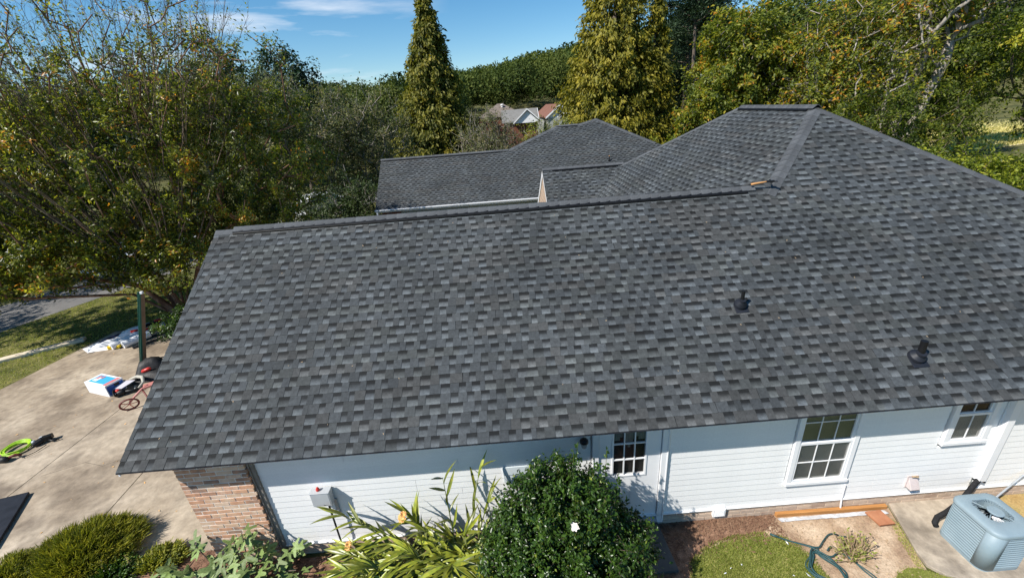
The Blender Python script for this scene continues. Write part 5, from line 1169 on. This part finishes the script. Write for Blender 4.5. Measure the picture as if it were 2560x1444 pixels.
# grass blades
def grass(name, poly, n, h, seed, mat, z=Z0, w=.006, tm=.5, patch=None):
    rng = np.random.default_rng(seed); P = np.array(poly); lo, hi = P.min(0), P.max(0); pts = rng.uniform(lo, hi, (n*2, 2)); ins = np.zeros(len(pts), bool); j = len(P)-1
    for i in range(len(P)):
        c = ((P[i,1] > pts[:,1]) != (P[j,1] > pts[:,1])) & (pts[:,0] < (P[j,0]-P[i,0])*(pts[:,1]-P[i,1])/(P[j,1]-P[i,1]+1e-12)+P[i,0]); ins ^= c; j = i
    pts = pts[ins][:n]; k = len(pts); C = np.column_stack([pts, np.full(k, z)]); D = np.column_stack([rng.normal(0,.55,(k,2)), np.ones(k)*.8]); NN = rng.normal(0,1,(k,3))
    f = .5+.5*np.sin(pts[:,0]*3.1+1.3*np.sin(pts[:,1]*2.3))*np.sin(pts[:,1]*3.7+pts[:,0]); T = tm+.16*(f-.5)+rng.normal(0,.2,k)
    o = leaf_mesh(name, C, D, NN, h*rng.uniform(.6,1.3,k), w, T, mat, None, fold=.1); tag(o, kind='stuff'); return o
fr1 = [(7.16,-1.02),(7.30,-.66),(7.60,-.46),(8.06,-.33),(8.55,-.30),(8.88,-.42),(9.02,-.62),(9.07,-.82),(9.12,-1.3),(9.0,-1.9),(7.2,-1.9)]
grass('grass', fr1, 24000, .042, 91, M['l_grass'], w=.008)
grass('grass', [(9.88,-1.18),(10.02,-1.05),(10.23,-.98),(10.42,-1.02),(10.58,-1.12),(10.9,-1.26),(11.5,-1.47),(12.3,-1.6),(12.3,-2.2),(9.88,-2.2)], 14000, .032, 92, M['l_grass'], w=.0065)
grass('moss', [(10.60,-.22),(10.68,-.34),(10.66,-.6),(10.50,-.86),(10.46,-1.02),(10.36,-1.0),(10.46,-.6),(10.56,-.36)], 1500, .018, 93, M['l_grass'], w=.010, tm=.78)
grass('grass', [(9.35,.0),(10.75,.0),(10.74,-.05),(9.4,-.04)], 900, .02, 94, M['l_grass'], w=.007, tm=.75)
grass('grass', [(-14.9,6.3),(-14.1,9.6),(-12.3,13.9),(-6,14.5),(-6,9.2),(-9.2,9.15),(-9.78,5.6),(-10.2,.3),(-14.9,.3)], 42000, .05, 95, M['l_grass'], z=Z0-.004, w=.016, tm=.58)
grass('grass', [(-5.5,27),(-22,27),(-30,22),(-26,15),(-18.5,12.5)], 26000, .07, 96, M['l_grass'], z=Z0-.01, w=.028, tm=.6)
grass('grass', [(40,30),(62,36),(90,52),(95,75),(60,70),(44,48)], 30000, .35, 97, M['l_dry'], z=Z0+.01, w=.16, tm=.5)
# mulch chips and fallen leaves
def litter(name, poly_fn, n, size, mat, seed, z=Z0+.006):
    rng = np.random.default_rng(seed); V, F = [], []
    for i in range(n):
        x, y = poly_fn(rng); a = rng.uniform(0, 6.283); l = size*rng.uniform(.5, 1.5); w = l*rng.uniform(.25, .5); c, s = math.cos(a), math.sin(a); zz = z+rng.uniform(0, .012); t = rng.normal(0, .012); b_ = len(V)
        V += [(x+c*l, y+s*l, zz+t), (x-s*w, y+c*w, zz+.004), (x-c*l, y-s*l, zz-t*.2), (x+s*w, y-c*w, zz+.004)]; F.append((b_, b_+1, b_+2, b_+3))
    o = np_mesh(name, V, F, mat); tag(o, kind='stuff'); return o
litter('mulch_chips', lambda r: (r.uniform(7.08, 8.9), -.02-abs(r.normal(0, .22))), 1500, .022, M['chip'], 101)
litter('mulch_chips', lambda r: (r.uniform(1.1, 7.0), r.uniform(-1.0, -.06)), 1500, .022, M['chip'], 102)
litter('mulch_chips', lambda r: (r.uniform(-3.9, 1.1), r.uniform(-.6, .18)), 900, .022, M['chip'], 103)
litter('fallen_leaves', lambda r: (r.uniform(8.9, 10.5), r.uniform(-1.15, -.15)), 220, .018, M['dead'], 104)
litter('fallen_leaves', lambda r: (r.uniform(-9, -.3), r.uniform(.25, 8)), 120, .022, M['petal'], 105, z=Z0+.004)
rng_d = np.random.default_rng(210); V, F = [], []
for i in range(46):
    x, y = rng_d.uniform(-.2, 12), rng_d.uniform(-.35, 2.9); z_ = zf(y)+.012; a = rng_d.uniform(0, 6.283); l = rng_d.uniform(.008, .020); b_ = len(V); c, s_ = math.cos(a), math.sin(a)
    for dx, dy in ((c*l, s_*l), (-s_*l*.35, c*l*.35), (-c*l, -s_*l), (s_*l*.35, -c*l*.35)): V.append((x+dx, y+dy*CP, zf(y+dy*CP)+.013+abs(dx)*.2))
    F.append((b_, b_+1, b_+2, b_+3))
tag(np_mesh('roof_debris', V, F, M['dead']), kind='stuff')
litter('paper_scraps', lambda r: (r.uniform(7.4, 9.0), r.uniform(-1.1, -.45)), 9, .026, M['white'], 106, z=Z0+.03)

# ================================================================== LOOSE THINGS
# air conditioner
ac = empty('air_conditioner', (11.37,-.84,Z0+.035)); tag(ac, 'pale blue-grey outdoor air conditioner with a round fan top standing on the concrete pad', 'air conditioner')
X, Y, H_ = .295, .32, .71
def rrect(x, y, r, n=7):
    P = []
    for cx, cy, a0 in ((x-r,y-r,0),(-x+r,y-r,90),(-x+r,-y+r,180),(x-r,-y+r,270)):
        for i in range(n+1): a = math.radians(a0+90*i/n); P.append((cx+r*math.cos(a), cy+r*math.sin(a)))
    return P
m = MB(); m.prism([(x, y, .02) for x, y in rrect(X-.03, Y-.03, .09)], (0,0,H_-.30)); m.build('coil', M['acdark'], ac)
m = MB(); n = len(rrect(X-.03, Y-.03, .09)); b0 = m.pts([(x, y, .02) for x, y in rrect(X-.028, Y-.028, .09)]); m.pts([(x, y, H_-.05) for x, y in rrect(X-.028, Y-.028, .09)])
for i in range(n): j = (i+1) % n; m.f.append((b0+i, b0+j, b0+n+j, b0+n+i))
m.build('coil_screen', M['acdark'], ac)
m = MB(); m.prism([(x, y, 0) for x, y in rrect(X, Y, .11)], (0,0,.045)); m.build('base_pan', M['ac'], ac)
sl = rrect(X, Y, .11)
for k in range(14):
    z = .060+k*.042; m = MB(); n = len(sl); b0 = m.pts([(x, y, z) for x, y in sl]); m.pts([(x*.93, y*.94, z+.012) for x, y in sl]); m.pts([(x*.93, y*.94, z+.017) for x, y in sl]); m.pts([(x, y, z+.006) for x, y in sl])
    for i in range(n):
        j = (i+1) % n
        for a in range(3): m.f.append((b0+a*n+i, b0+a*n+j, b0+(a+1)*n+j, b0+(a+1)*n+i))
        m.f.append((b0+3*n+i, b0+3*n+j, b0+j, b0+i))
    m.build('louvre', M['ac'], ac)
pan = [(x, y) for x, y in rrect(X+.007, Y+.007, .115, 9) if x < -X+.13 and y < -Y+.12]; pan = [(pan[0][0], -Y+.14)]+pan+[(-X+.16, pan[-1][1])]
m = MB(); b0 = m.pts([(x, y, .03) for x, y in pan]); m.pts([(x, y, H_-.05) for x, y in pan]); n = len(pan)
for i in range(n-1): m.f.append((b0+i, b0+i+1, b0+n+i+1, b0+n+i))
o = m.build('corner_panel', M['ac'], ac, smooth=True); mo = o.modifiers.new('s', 'SOLIDIFY'); mo.thickness = .012
# domed lid with a round fan opening
m = MB(); out = rrect(X+.014, Y+.014, .125, 11); n = len(out); Rf = .20; cy0 = .04
ang = [math.atan2(y, x) for x, y in out]
b0 = m.pts([(x, y, H_-.055) for x, y in out]); m.pts([(x, y, H_-.022) for x, y in out]); m.pts([(x*.965, y*.97, H_-.004) for x, y in out]); m.pts([(x*.90, y*.92, H_+.006) for x, y in out]); m.pts([(Rf*1.08*math.cos(a), cy0+Rf*1.08*math.sin(a), H_+.020) for a in ang]); m.pts([(Rf*math.cos(a), cy0+Rf*math.sin(a), H_+.012) for a in ang]); m.pts([(Rf*math.cos(a), cy0+Rf*math.sin(a), H_-.16) for a in ang])
for r in range(6):
    for i in range(n): j = (i+1) % n; m.f.append((b0+r*n+i, b0+r*n+j, b0+(r+1)*n+j, b0+(r+1)*n+i))
lid = m.build('lid', M['ac'], ac, smooth=True); lid.modifiers.new('e', 'EDGE_SPLIT').split_angle = R(50)
m = MB(); m.lathe([(.09,0),(.09,.012),(.078,.018)], (.02,cy0-.02,H_+.010), (0,0,1), 24); m.build('fan_hub_cover', M['ac'], ac)
m = MB()
for k in range(40):
    a = 6.283*k/40; c, s_ = math.cos(a), math.sin(a); m.tube([(.158*c, cy0+.158*s_, H_+.016), (Rf*1.02*c, cy0+Rf*1.02*s_, H_+.014)], .0035, 4, cap=False)
for k in range(4):
    a = 6.283*k/4+.6; c, s_ = math.cos(a), math.sin(a); m.tube([(.085*c, cy0+.085*s_, H_+.002), (Rf*c, cy0+Rf*s_, H_+.002)], .006, 5, cap=False)
m.build('fan_grille', M['ac'], ac)
for k in range(3):
    a0 = 6.283*k/3+.4; m = MB(); P = [(rr*math.cos(a0+da), cy0+rr*math.sin(a0+da), H_-.06+dz_) for rr, da, dz_ in ((.03,-.3,-.02),(.17,-.28,-.03),(.175,.42,.01),(.03,.5,.02))]; m.poly(P); m.build('fan_blade', M['foil'], ac)
# insulated line and conduit
m = MB(); m.tube([(12.05,-.07,.21),(11.93,-.12,.13),(11.65,-.26,.02),(11.33,-.38,-.03),(11.14,-.43,-.06),(11.08,-.47,-.12),(11.09,-.50,-.16)], .036, 10); m.tube([(12.06,-.06,.20),(12.14,-.10,.17)], .012, 5); tag(m.build('insulated_pipe', M['foam'], smooth=True), 'thick black foam-wrapped pipe running from the white wall duct to the air conditioner', 'pipe')
m = MB(); m.tube([(12.02,-.05,.17),(12.01,-.07,.10),(11.98,-.09,.03)], .022, 8); tag(m.build('drain_pipe', M['pvc'], smooth=True), 'short white drain pipe stub under the white wall duct', 'pipe')
m = MB(); m.tube([(13.0,-.05,.45),(12.7,-.09,.22),(12.25,-.22,-.02),(11.85,-.45,-.10),(11.6,-.62,-.02)], .014, 8); tag(m.build('conduit', M['galv'], smooth=True), 'grey metal conduit sloping off the right picture edge behind the air conditioner', 'conduit')
# board, flashing, paver
m = MB(); m.obox((9.82,-.062,Z0+.035), (.885,-.008,0), (.0002,.026,0), (0,0,.035)); tag(m.build('cedar_board', M['wood'], bevel=.004), 'long orange wooden board lying along the foundation', 'board')
m = MB(); rp = random.Random(3); pa, pb = [], []
for i in range(25):
    t = i/24; x = 8.93+1.70*t; pa.append((x, -.118-.008*t, Z0+.022+.014*rp.random())); pb.append((x+.03, -.178-.012*t+.006*rp.random(), Z0+.012+.016*rp.random()))
for i in range(24): m.poly([pa[i], pb[i], pb[i+1], pa[i+1]])
o = m.build('metal_flashing', M['foil']); mo = o.modifiers.new('s', 'SOLIDIFY'); mo.thickness = .002; tag(o, 'crinkled silver flashing strip lying in front of the orange board', 'flashing')
m = MB(); m.obox((10.42,-.285,Z0+.075), (.120,.004,.0), (-.030,.112,.012), (0,-.004,.020)); tag(m.build('paver', M['terracotta'], bevel=.004), 'square terracotta paver tilted on the soil at the end of the board', 'paver')
# garden hose: one coil tangle in the grass
hs = MB(); z = Z0+.022
def cr_path(P, n=8):
    P = [Vector(p) for p in P]; out = []
    for i in range(len(P)-1):
        p0, p1, p2, p3 = P[max(0,i-1)], P[i], P[i+1], P[min(len(P)-1,i+2)]
        for k in range(n):
            t = k/n; out.append(.5*((2*p1)+(-p0+p2)*t+(2*p0-5*p1+4*p2-p3)*t*t+(-p0+3*p1-3*p2+p3)*t**3))
    out.append(P[-1]); return out
hr = random.Random(9); pts = [(8.71,-.40,z+.01),(8.85,-.48,z),(9.05,-.56,z),(9.20,-.66,z+.01)]
for k in range(5):
    j = lambda: hr.uniform(-.04, .04)
    pts += [(9.02+j(),-.74+j(),z+.012*k),(8.90+j(),-.92+j(),z+.01*k),(9.02+j(),-1.12+j(),z+.01*k),(9.24+j(),-1.16+j(),z+.012*k),(9.30+j(),-.98+j(),z+.014*k),(9.22+j(),-.78+j(),z+.016*k),(9.12+j(),-.70+j(),z+.016*k)]
pts += [(9.20,-.66,z+.06),(9.34,-.56,z+.04),(9.48,-.47,z+.03),(9.58,-.46,z+.03),(9.66,-.50,z+.02),(9.74,-.50,z)]
hs.tube(cr_path(pts), .0105, 7)
pts = [(8.73,-.415,z+.012),(8.90,-.505,z+.006),(9.10,-.62,z+.02),(9.26,-.80,z+.05),(9.42,-.76,z+.05),(9.54,-.84,z+.03),(9.60,-1.0,z+.01),(9.70,-1.2,z)]
hs.tube(cr_path(pts), .0105, 7); hs.tube(cr_path([(9.28,-.72,z+.06),(9.40,-.66,z+.05),(9.50,-.78,z+.02),(9.66,-1.02,z),(9.74,-1.22,z)]), .0105, 7)
hs.tube([(8.66,-.365,z+.012),(8.75,-.425,z+.012)], .016, 8)
tag(hs.build('garden_hose', M['hose'], smooth=True), 'tangled dark green garden hose lying on the lawn edge', 'hose')

# ---------- driveway things
ld = empty('ladder', (-6.20,6.53,Z0)); tag(ld, 'tall green and brown ladder seen edge-on leaning upright at the left of the roof', 'ladder')
A_ = Vector((0,0,0)); T_ = Vector((1.02,-.16,2.32)); ax = Vector((1,.05,0)).normalized(); wv = T_.normalized().cross(Vector((0,1,0))).normalized()
vd = Vector((-.70,.71,0)); pd = Vector((.71,.70,0))     # rungs run away from the viewer, so only one edge shows
for off in (0.0, .30):
    m = MB(); m.obox((A_+T_)/2+vd*off-pd*.045, T_/2, pd*.022, vd*.02); m.build('rail', M['ladder'], ld, bevel=.003)
    m = MB(); m.obox((A_+T_)/2+vd*(off-.004)+pd*.022, T_/2*.98, pd*.044, vd*.018); m.build('sliding_rail', M['ladder2'], ld, bevel=.003)
for k in range(8):
    m = MB(); c = A_+T_*(.08+.115*k); m.tube([c, c+vd*.29], .014, 6); m.build('rung', M['galv'], ld)
m = MB(); m.obox(T_+Vector((-.01,.02,.03)), Vector((.03,0,0)), Vector((0,.03,0)), Vector((0,0,.03))); m.build('end_cap', M['white'], ld)
# heap of roofing wrappers and rolls
def roll(name, c, d, r, L, mat, label, cat, core=None):
    o = empty(name, c); tag(o, label, cat); d = Vector(d).normalized()
    q = MB(); q.lathe([(r*.28,-L/2-.002),(r,-L/2),(r,L/2),(r*.28,L/2+.002)], (0,0,0), d, 18, cap=False); q.build('wrap', mat, o, smooth=True).modifiers.new('e','EDGE_SPLIT')
    q = MB(); q.lathe([(r*.28,-L/2-.004),(r*.28,L/2+.004)], (0,0,0), d, 12); q.build('core', core or M['black'], o); return o
roll('underlay_roll', (-7.93,8.02,Z0+.13), (.5,.86,.08), .12, .75, M['white'], 'white underlayment roll with its round end towards the driveway, left one of the pair', 'roll')
roll('underlay_roll', (-7.55,8.05,Z0+.13), (.55,.83,.05), .125, .75, M['white'], 'white underlayment roll with its round end beside the ladder, right one of the pair', 'roll')
def sack(name, c, a, l, w, h, mat, label, cat, seed):
    rr = np.random.default_rng(seed); n, k = 10, 6; V, F = [], []
    for i in range(n+1):
        for j in range(k+1):
            u, v = i/n*2-1, j/k*2-1; zz = h*max(0, (1-abs(u)**3.2))*max(0, (1-abs(v)**2.6))+rr.normal(0, h*.05); V.append((u*l/2, v*w/2, max(0.003, zz)))
    for i in range(n):
        for j in range(k): b_ = i*(k+1)+j; F.append((b_, b_+k+1, b_+k+2, b_+1))
    o = np_mesh(name, V, F, mat, smooth=True); o.location = c; o.rotation_euler = (0,0,a); tag(o, label, cat); return o
sack('plastic_sheet', (-8.60,8.35,Z0+.005), .95, 1.5, .55, .13, M['white'], 'long white plastic sheet lying at the left side of the roofing pile', 'sheet', 1)
sack('plastic_sheet', (-8.05,8.85,Z0+.05), .75, 1.4, .40, .20, M['white'], 'crumpled white plastic wrap heaped behind the rolls', 'sheet', 2)
sack('film_strip', (-8.42,8.55,Z0+.13), .95, 1.25, .14, .06, M['navy'], 'narrow navy blue film strip running over the white plastic sheet', 'film', 3)
sack('film_strip', (-7.72,9.0,Z0+.20), .7, .55, .30, .08, M['black'], 'small black film bundle on top of the white wrap', 'film', 4)
m = MB(); m.box(-.19,.19,-.07,.07,0,.11); o = m.build('yellow_package', M['yellow'], bevel=.02); o.location = (-8.08,7.78,Z0); o.rotation_euler = (0,0,.10); tag(o, 'bright yellow package on the driveway in front of the roofing rolls', 'package')
for i, (x, y, s, lb) in enumerate(((-7.85,8.42,.10,'red-labelled end flap above the left roll'),(-7.50,8.48,.10,'red-labelled end flap above the right roll'),(-7.62,9.22,.12,'small red wrapper at the far end of the roofing pile'))):
    m = MB(); m.box(-s,s,-s*.5,s*.5,0,.06); o = m.build('red_wrapper', M['red'], bevel=.015); o.location = (x,y,Z0+.24); o.rotation_euler = (.1,.1,.8+.3*i); tag(o, lb, 'wrapper')
sack('bundle', (-8.35,7.78,Z0), .15, 1.0, .18, .07, M['card'], 'flattened pale cardboard sleeve at the front edge of the roofing pile', 'cardboard', 5)
m = MB(); m.obox((-7.35,8.35,Z0+.02), (.55,.62,0), (.05,-.045,0), (0,0,.015)); m.obox((-7.05,8.05,Z0+.02), (.35,.40,0), (.06,-.05,0), (0,0,.015)); tag(m.build('metal_strip', M['black']), 'black drip-edge strips lying beside the roofing pile in the shade', 'strip')
# nail carton
bx = empty('carton', (-6.22,5.28,Z0)); bx.rotation_euler = (0,0,R(-21)); tag(bx, 'white carton with blue and cyan printed sides and an open flap on the driveway', 'box')
m = MB(); m.box(-.44,.44,-.21,.21,0,.34); m.build('body', M['card'], bx, bevel=.004)
m = MB(); m.box(-.36,.30,-.15,.15,.341,.344); m.build('top_print', M['cyan'], bx)
m = MB(); m.box(.30,.42,-.18,.18,.3415,.3445); m.build('top_stripe', M['print_red'], bx)
m = MB(); m.box(-.30,-.12,-.10,.06,.3445,.3475); m.build('white_mark', M['white'], bx)
m = MB(); m.box(-.28,-.20,-.02,.12,.348,.351); m.box(-.14,-.08,.02,.13,.348,.351); m.build('red_mark', M['print_red'], bx)
m = MB(); m.box(.441,.444,-.19,.19,.02,.30); m.build('end_print', M['blue'], bx)
m = MB(); m.box(.445,.447,-.02,.10,.22,.29); m.build('dark_mark', M['black'], bx)
m = MB(); m.prism([(.445,.19,.33),(.445,-.20,.02),(.452,-.20,.02),(.452,.19,.33)], (0,0,0.001)); 
m = MB(); m.obox((.62,.10,.22), (.17,.02,.02), (.03,.16,.03), (-.002,0,.003)); m.build('flap', noise_mat('grey_flap', [(.42,.40,.44),(.50,.48,.52)], scale=3, rough=.8), bx)
# tool bag, gloves, nail gun, scooter
sack('tool_bag', (-5.72,6.25,Z0), .5, .75, .55, .36, M['bag'], 'slumped black nylon tool bag at the foot of the ladder', 'bag', 6)
sack('tool_bag', (-5.35,5.75,Z0), .2, .9, .5, .24, M['bag'], 'open black tool pouch beside the white carton', 'pouch', 7)
m = MB(); m.lathe([(.02,-.13),(.055,-.09),(.055,.06),(.03,.12)], (-5.42,5.74,Z0+.27), (.9,.3,.25), 10); tag(m.build('red_tool', M['red'], smooth=True), 'round red tool lying in the black pouch', 'tool')
m = MB(); m.tube([(-5.72,5.48,Z0+.16),(-5.52,5.50,Z0+.22),(-5.34,5.46,Z0+.22),(-5.22,5.30,Z0+.15),(-5.25,5.14,Z0+.09)], [.035,.05,.05,.035,.025], 7); m.tube([(-5.40,5.22,Z0+.10),(-5.33,5.10,Z0+.06)], .026, 6); tag(m.build('glove', M['glove'], smooth=True), 'pale work glove strap hanging over the black pouch', 'glove')
ng = empty('nail_gun', (-5.62,4.95,Z0)); ng.rotation_euler = (0,0,.25); tag(ng, 'black and red nail gun lying in front of the white carton', 'nail gun')
m = MB(); m.lathe([(.05,-.12),(.08,-.08),(.08,.08),(.05,.12)], (.02,0,.09), (1,.1,.2), 12); m.build('body', M['black'], ng, smooth=True)
m = MB(); m.tube([(.08,0,.10),(.28,.03,.08),(.42,.05,.06)], [.045,.04,.03], 8); m.build('handle', M['black'], ng, smooth=True)
m = MB(); m.lathe([(.05,0),(.06,.03),(.03,.06)], (-.02,.02,.14), (.2,-.2,1), 12); m.build('cap', M['red'], ng, smooth=True)
m = MB(); m.lathe([(.03,0),(.03,.02)], (-.06,-.07,.12), (-.2,-.8,.5), 10); m.build('label', M['white'], ng)
m = MB(); m.lathe([(.09,-.02),(.11,0),(.09,.02)], (-.08,-.02,.11), (.9,.3,.1), 14); m.build('magazine', M['black'], ng)
scoot = empty('scooter', (-4.62,4.42,Z0)); tag(scoot, "small red and pink scooter half hidden by the roof's left edge", 'scooter')
m = MB(); n = 20; m.tube([(-.18+.16*math.cos(6.283*k/n), -.13+.10*math.cos(6.283*k/n), .16+.14*math.sin(6.283*k/n)) for k in range(n+1)], .022, 8); w_ = m.build('wheel', M['maroon'], scoot, smooth=True)
m = MB()
for k in range(5): a = 6.283*k/5; m.tube([(-.18,-.13,.16),(-.18+.15*math.cos(a), -.13+.095*math.cos(a), .16+.13*math.sin(a))], .009, 5)
m.build('spokes', M['red'], w_)
m = MB(); m.tube([(-.18,-.13,.17),(-.08,-.02,.30),(.05,.12,.42),(.12,.25,.44)], [.02,.026,.03,.03], 8); m.build('fork', M['pink'], scoot, smooth=True)
m = MB(); m.obox((.22,.36,.42), (.20,.16,.0), (-.06,.08,0), (0,0,.03)); m.build('seat', M['pink'], scoot, bevel=.02)
m = MB(); m.tube([(.05,.12,.40),(.20,.02,.18),(.40,.0,.12)], .02, 7); m.build('frame_tube', M['maroon'], scoot, smooth=True)
m = MB(); m.tube([(.30+.10*math.cos(6.283*k/n), .10+.06*math.cos(6.283*k/n), .12+.10*math.sin(6.283*k/n)) for k in range(n+1)], .02, 7); m.build('wheel', M['maroon'], scoot, smooth=True)
# coil of lime air hose with its black gun
ch = empty('air_hose_coil', (-6.43,3.08,Z0)); tag(ch, 'coil of lime green air hose on the driveway with black fittings', 'hose'); rc = random.Random(2)
m = MB(); P = []
for k in range(9*18): a = 6.283*k/18; j = k//18; rr = .225+.02*math.sin(j*2.1)+rc.uniform(-.006,.006); P.append((rr*math.cos(a)+.015*math.sin(j), rr*.98*math.sin(a)+.012*math.cos(j*1.7), .04+.014*(j % 5)+.008*math.sin(a*2+j)))
m.tube(P, .013, 6); m.build('hose', M['lime'], ch, smooth=True)
m = MB(); m.tube([(.18,-.20,.04),(.42,-.30,.03),(.55,-.14,.03),(.60,.06,.04)], .009, 5); m.build('black_lead', M['black'], ch, smooth=True)
gn = empty('nail_gun', (-6.05,3.22,Z0)); tag(gn, 'black and silver nail gun joined to the lime hose coil', 'nail gun')
m = MB(); m.lathe([(.04,-.12),(.07,-.08),(.07,.06),(.045,.12)], (0,.0,.08), (.5,.8,.2), 12); m.obox((.10,.10,.10), (.07,.05,.0), (-.03,.05,0), (0,0,.05)); m.build('body', M['black'], gn, smooth=False)
m = MB(); m.lathe([(.03,0),(.045,.02),(.03,.05)], (-.05,-.05,.11), (-.2,-.3,1), 10); m.obox((-.01,.10,.12), (.04,.02,0), (-.01,.03,0), (0,0,.02)); m.build('metal_cap', M['galv'], gn, smooth=True)
m = MB(); m.tube([(.10,.08,.06),(.24,.04,.05),(.34,.10,.04)], [.025,.022,.02], 7); m.build('handle', M['black'], gn, smooth=True)
g2 = empty('compressor_tool', (-6.38,2.72,Z0)); tag(g2, 'dark tool bundle lying on the near side of the lime hose coil', 'tool')
m = MB(); m.lathe([(.04,-.16),(.075,-.10),(.07,.06),(.05,.14)], (0,0,.075), (.9,-.1,.05), 12); m.build('body', M['bag'], g2, smooth=True)
m = MB(); m.tube([(.12,.02,.09),(.20,.10,.10),(.30,.12,.06)], [.03,.028,.02], 7); m.build('handle', M['maroon'], g2, smooth=True)
# black foam board at the left edge
m = MB(); m.prism([(-5.75,1.47,Z0+.02),(-4.80,1.73,Z0+.02),(-4.16,.50,Z0+.02),(-5.10,.26,Z0+.02)], (0,0,.045)); tag(m.build('foam_board', M['foamboard'], bevel=.006), 'black flat panel lying on the driveway at the left picture edge', 'panel')
# parked vehicles behind the crape myrtle
tk = empty('pickup_truck', (-13.6,16.9,Z0)); tk.rotation_euler = (0,0,R(66)); tag(tk, 'white pickup truck parked on the street behind the crape myrtle', 'truck')
m = MB(); m.prism([(-2.5,-.85,.45),(2.5,-.85,.45),(2.5,-.85,.95),(1.1,-.85,1.05),(.6,-.80,1.60),(-.6,-.80,1.62),(-.8,-.85,1.05),(-2.5,-.85,1.02)], (0,1.7,0)); m.build('body', M['white'], tk, bevel=.05)
m = MB(); m.prism([(.98,-.86,1.08),(.58,-.815,1.52),(-.5,-.815,1.54),(-.66,-.86,1.08)], (0,1.72,0)); m.build('window', M['glass'], tk)
for x in (-1.6, 1.6):
    for y in (-.86, .70): 
        m = MB(); m.lathe([(.22,0),(.36,.02),(.36,.14),(.22,.16)], (x,y,.36), (0,1,0), 18); w_ = m.build('wheel', M['black'], tk); m = MB(); m.lathe([(.2,-.01),(.2,.17)], (x,y,.36), (0,1,0), 14); m.build('rim', M['galv'], w_)
for y in (-.6, .6): m = MB(); m.box(2.49,2.52,y-.15,y+.15,.72,.88); m.build('headlight', M['white'], tk)
cr2 = empty('parked_car', (-8.6,27.6,Z0)); cr2.rotation_euler = (0,0,R(64)); tag(cr2, 'white car with teal-tinted glass parked beyond the ridge left of the back roof', 'car')
m = MB(); m.prism([(-2.2,-.8,.3),(2.2,-.8,.3),(2.2,-.8,.78),(1.2,-.8,.9),(.5,-.72,1.42),(-1.2,-.72,1.42),(-2.0,-.8,.92),(-2.2,-.8,.85)], (0,1.6,0)); m.build('body', M['white'], cr2, bevel=.05)
m = MB(); m.prism([(1.08,-.81,.92),(.46,-.735,1.35),(-1.1,-.735,1.35),(-1.75,-.81,.95)], (0,1.62,0)); m.build('window', noise_mat('teal_glass', [(.10,.28,.30),(.18,.40,.42)], scale=2, rough=.1), cr2)
m = MB(); m.box(.3,1.22,-.66,.66,1.0,1.12); m.build('windscreen', noise_mat('pale_teal_glass', [(.30,.52,.55),(.42,.64,.66)], scale=2, rough=.15), cr2)
for x in (-1.4, 1.4):
    for y in (-.82, .66): m = MB(); m.lathe([(.2,0),(.31,.02),(.31,.14),(.2,.16)], (x,y,.31), (0,1,0), 16); m.build('wheel', M['black'], cr2)
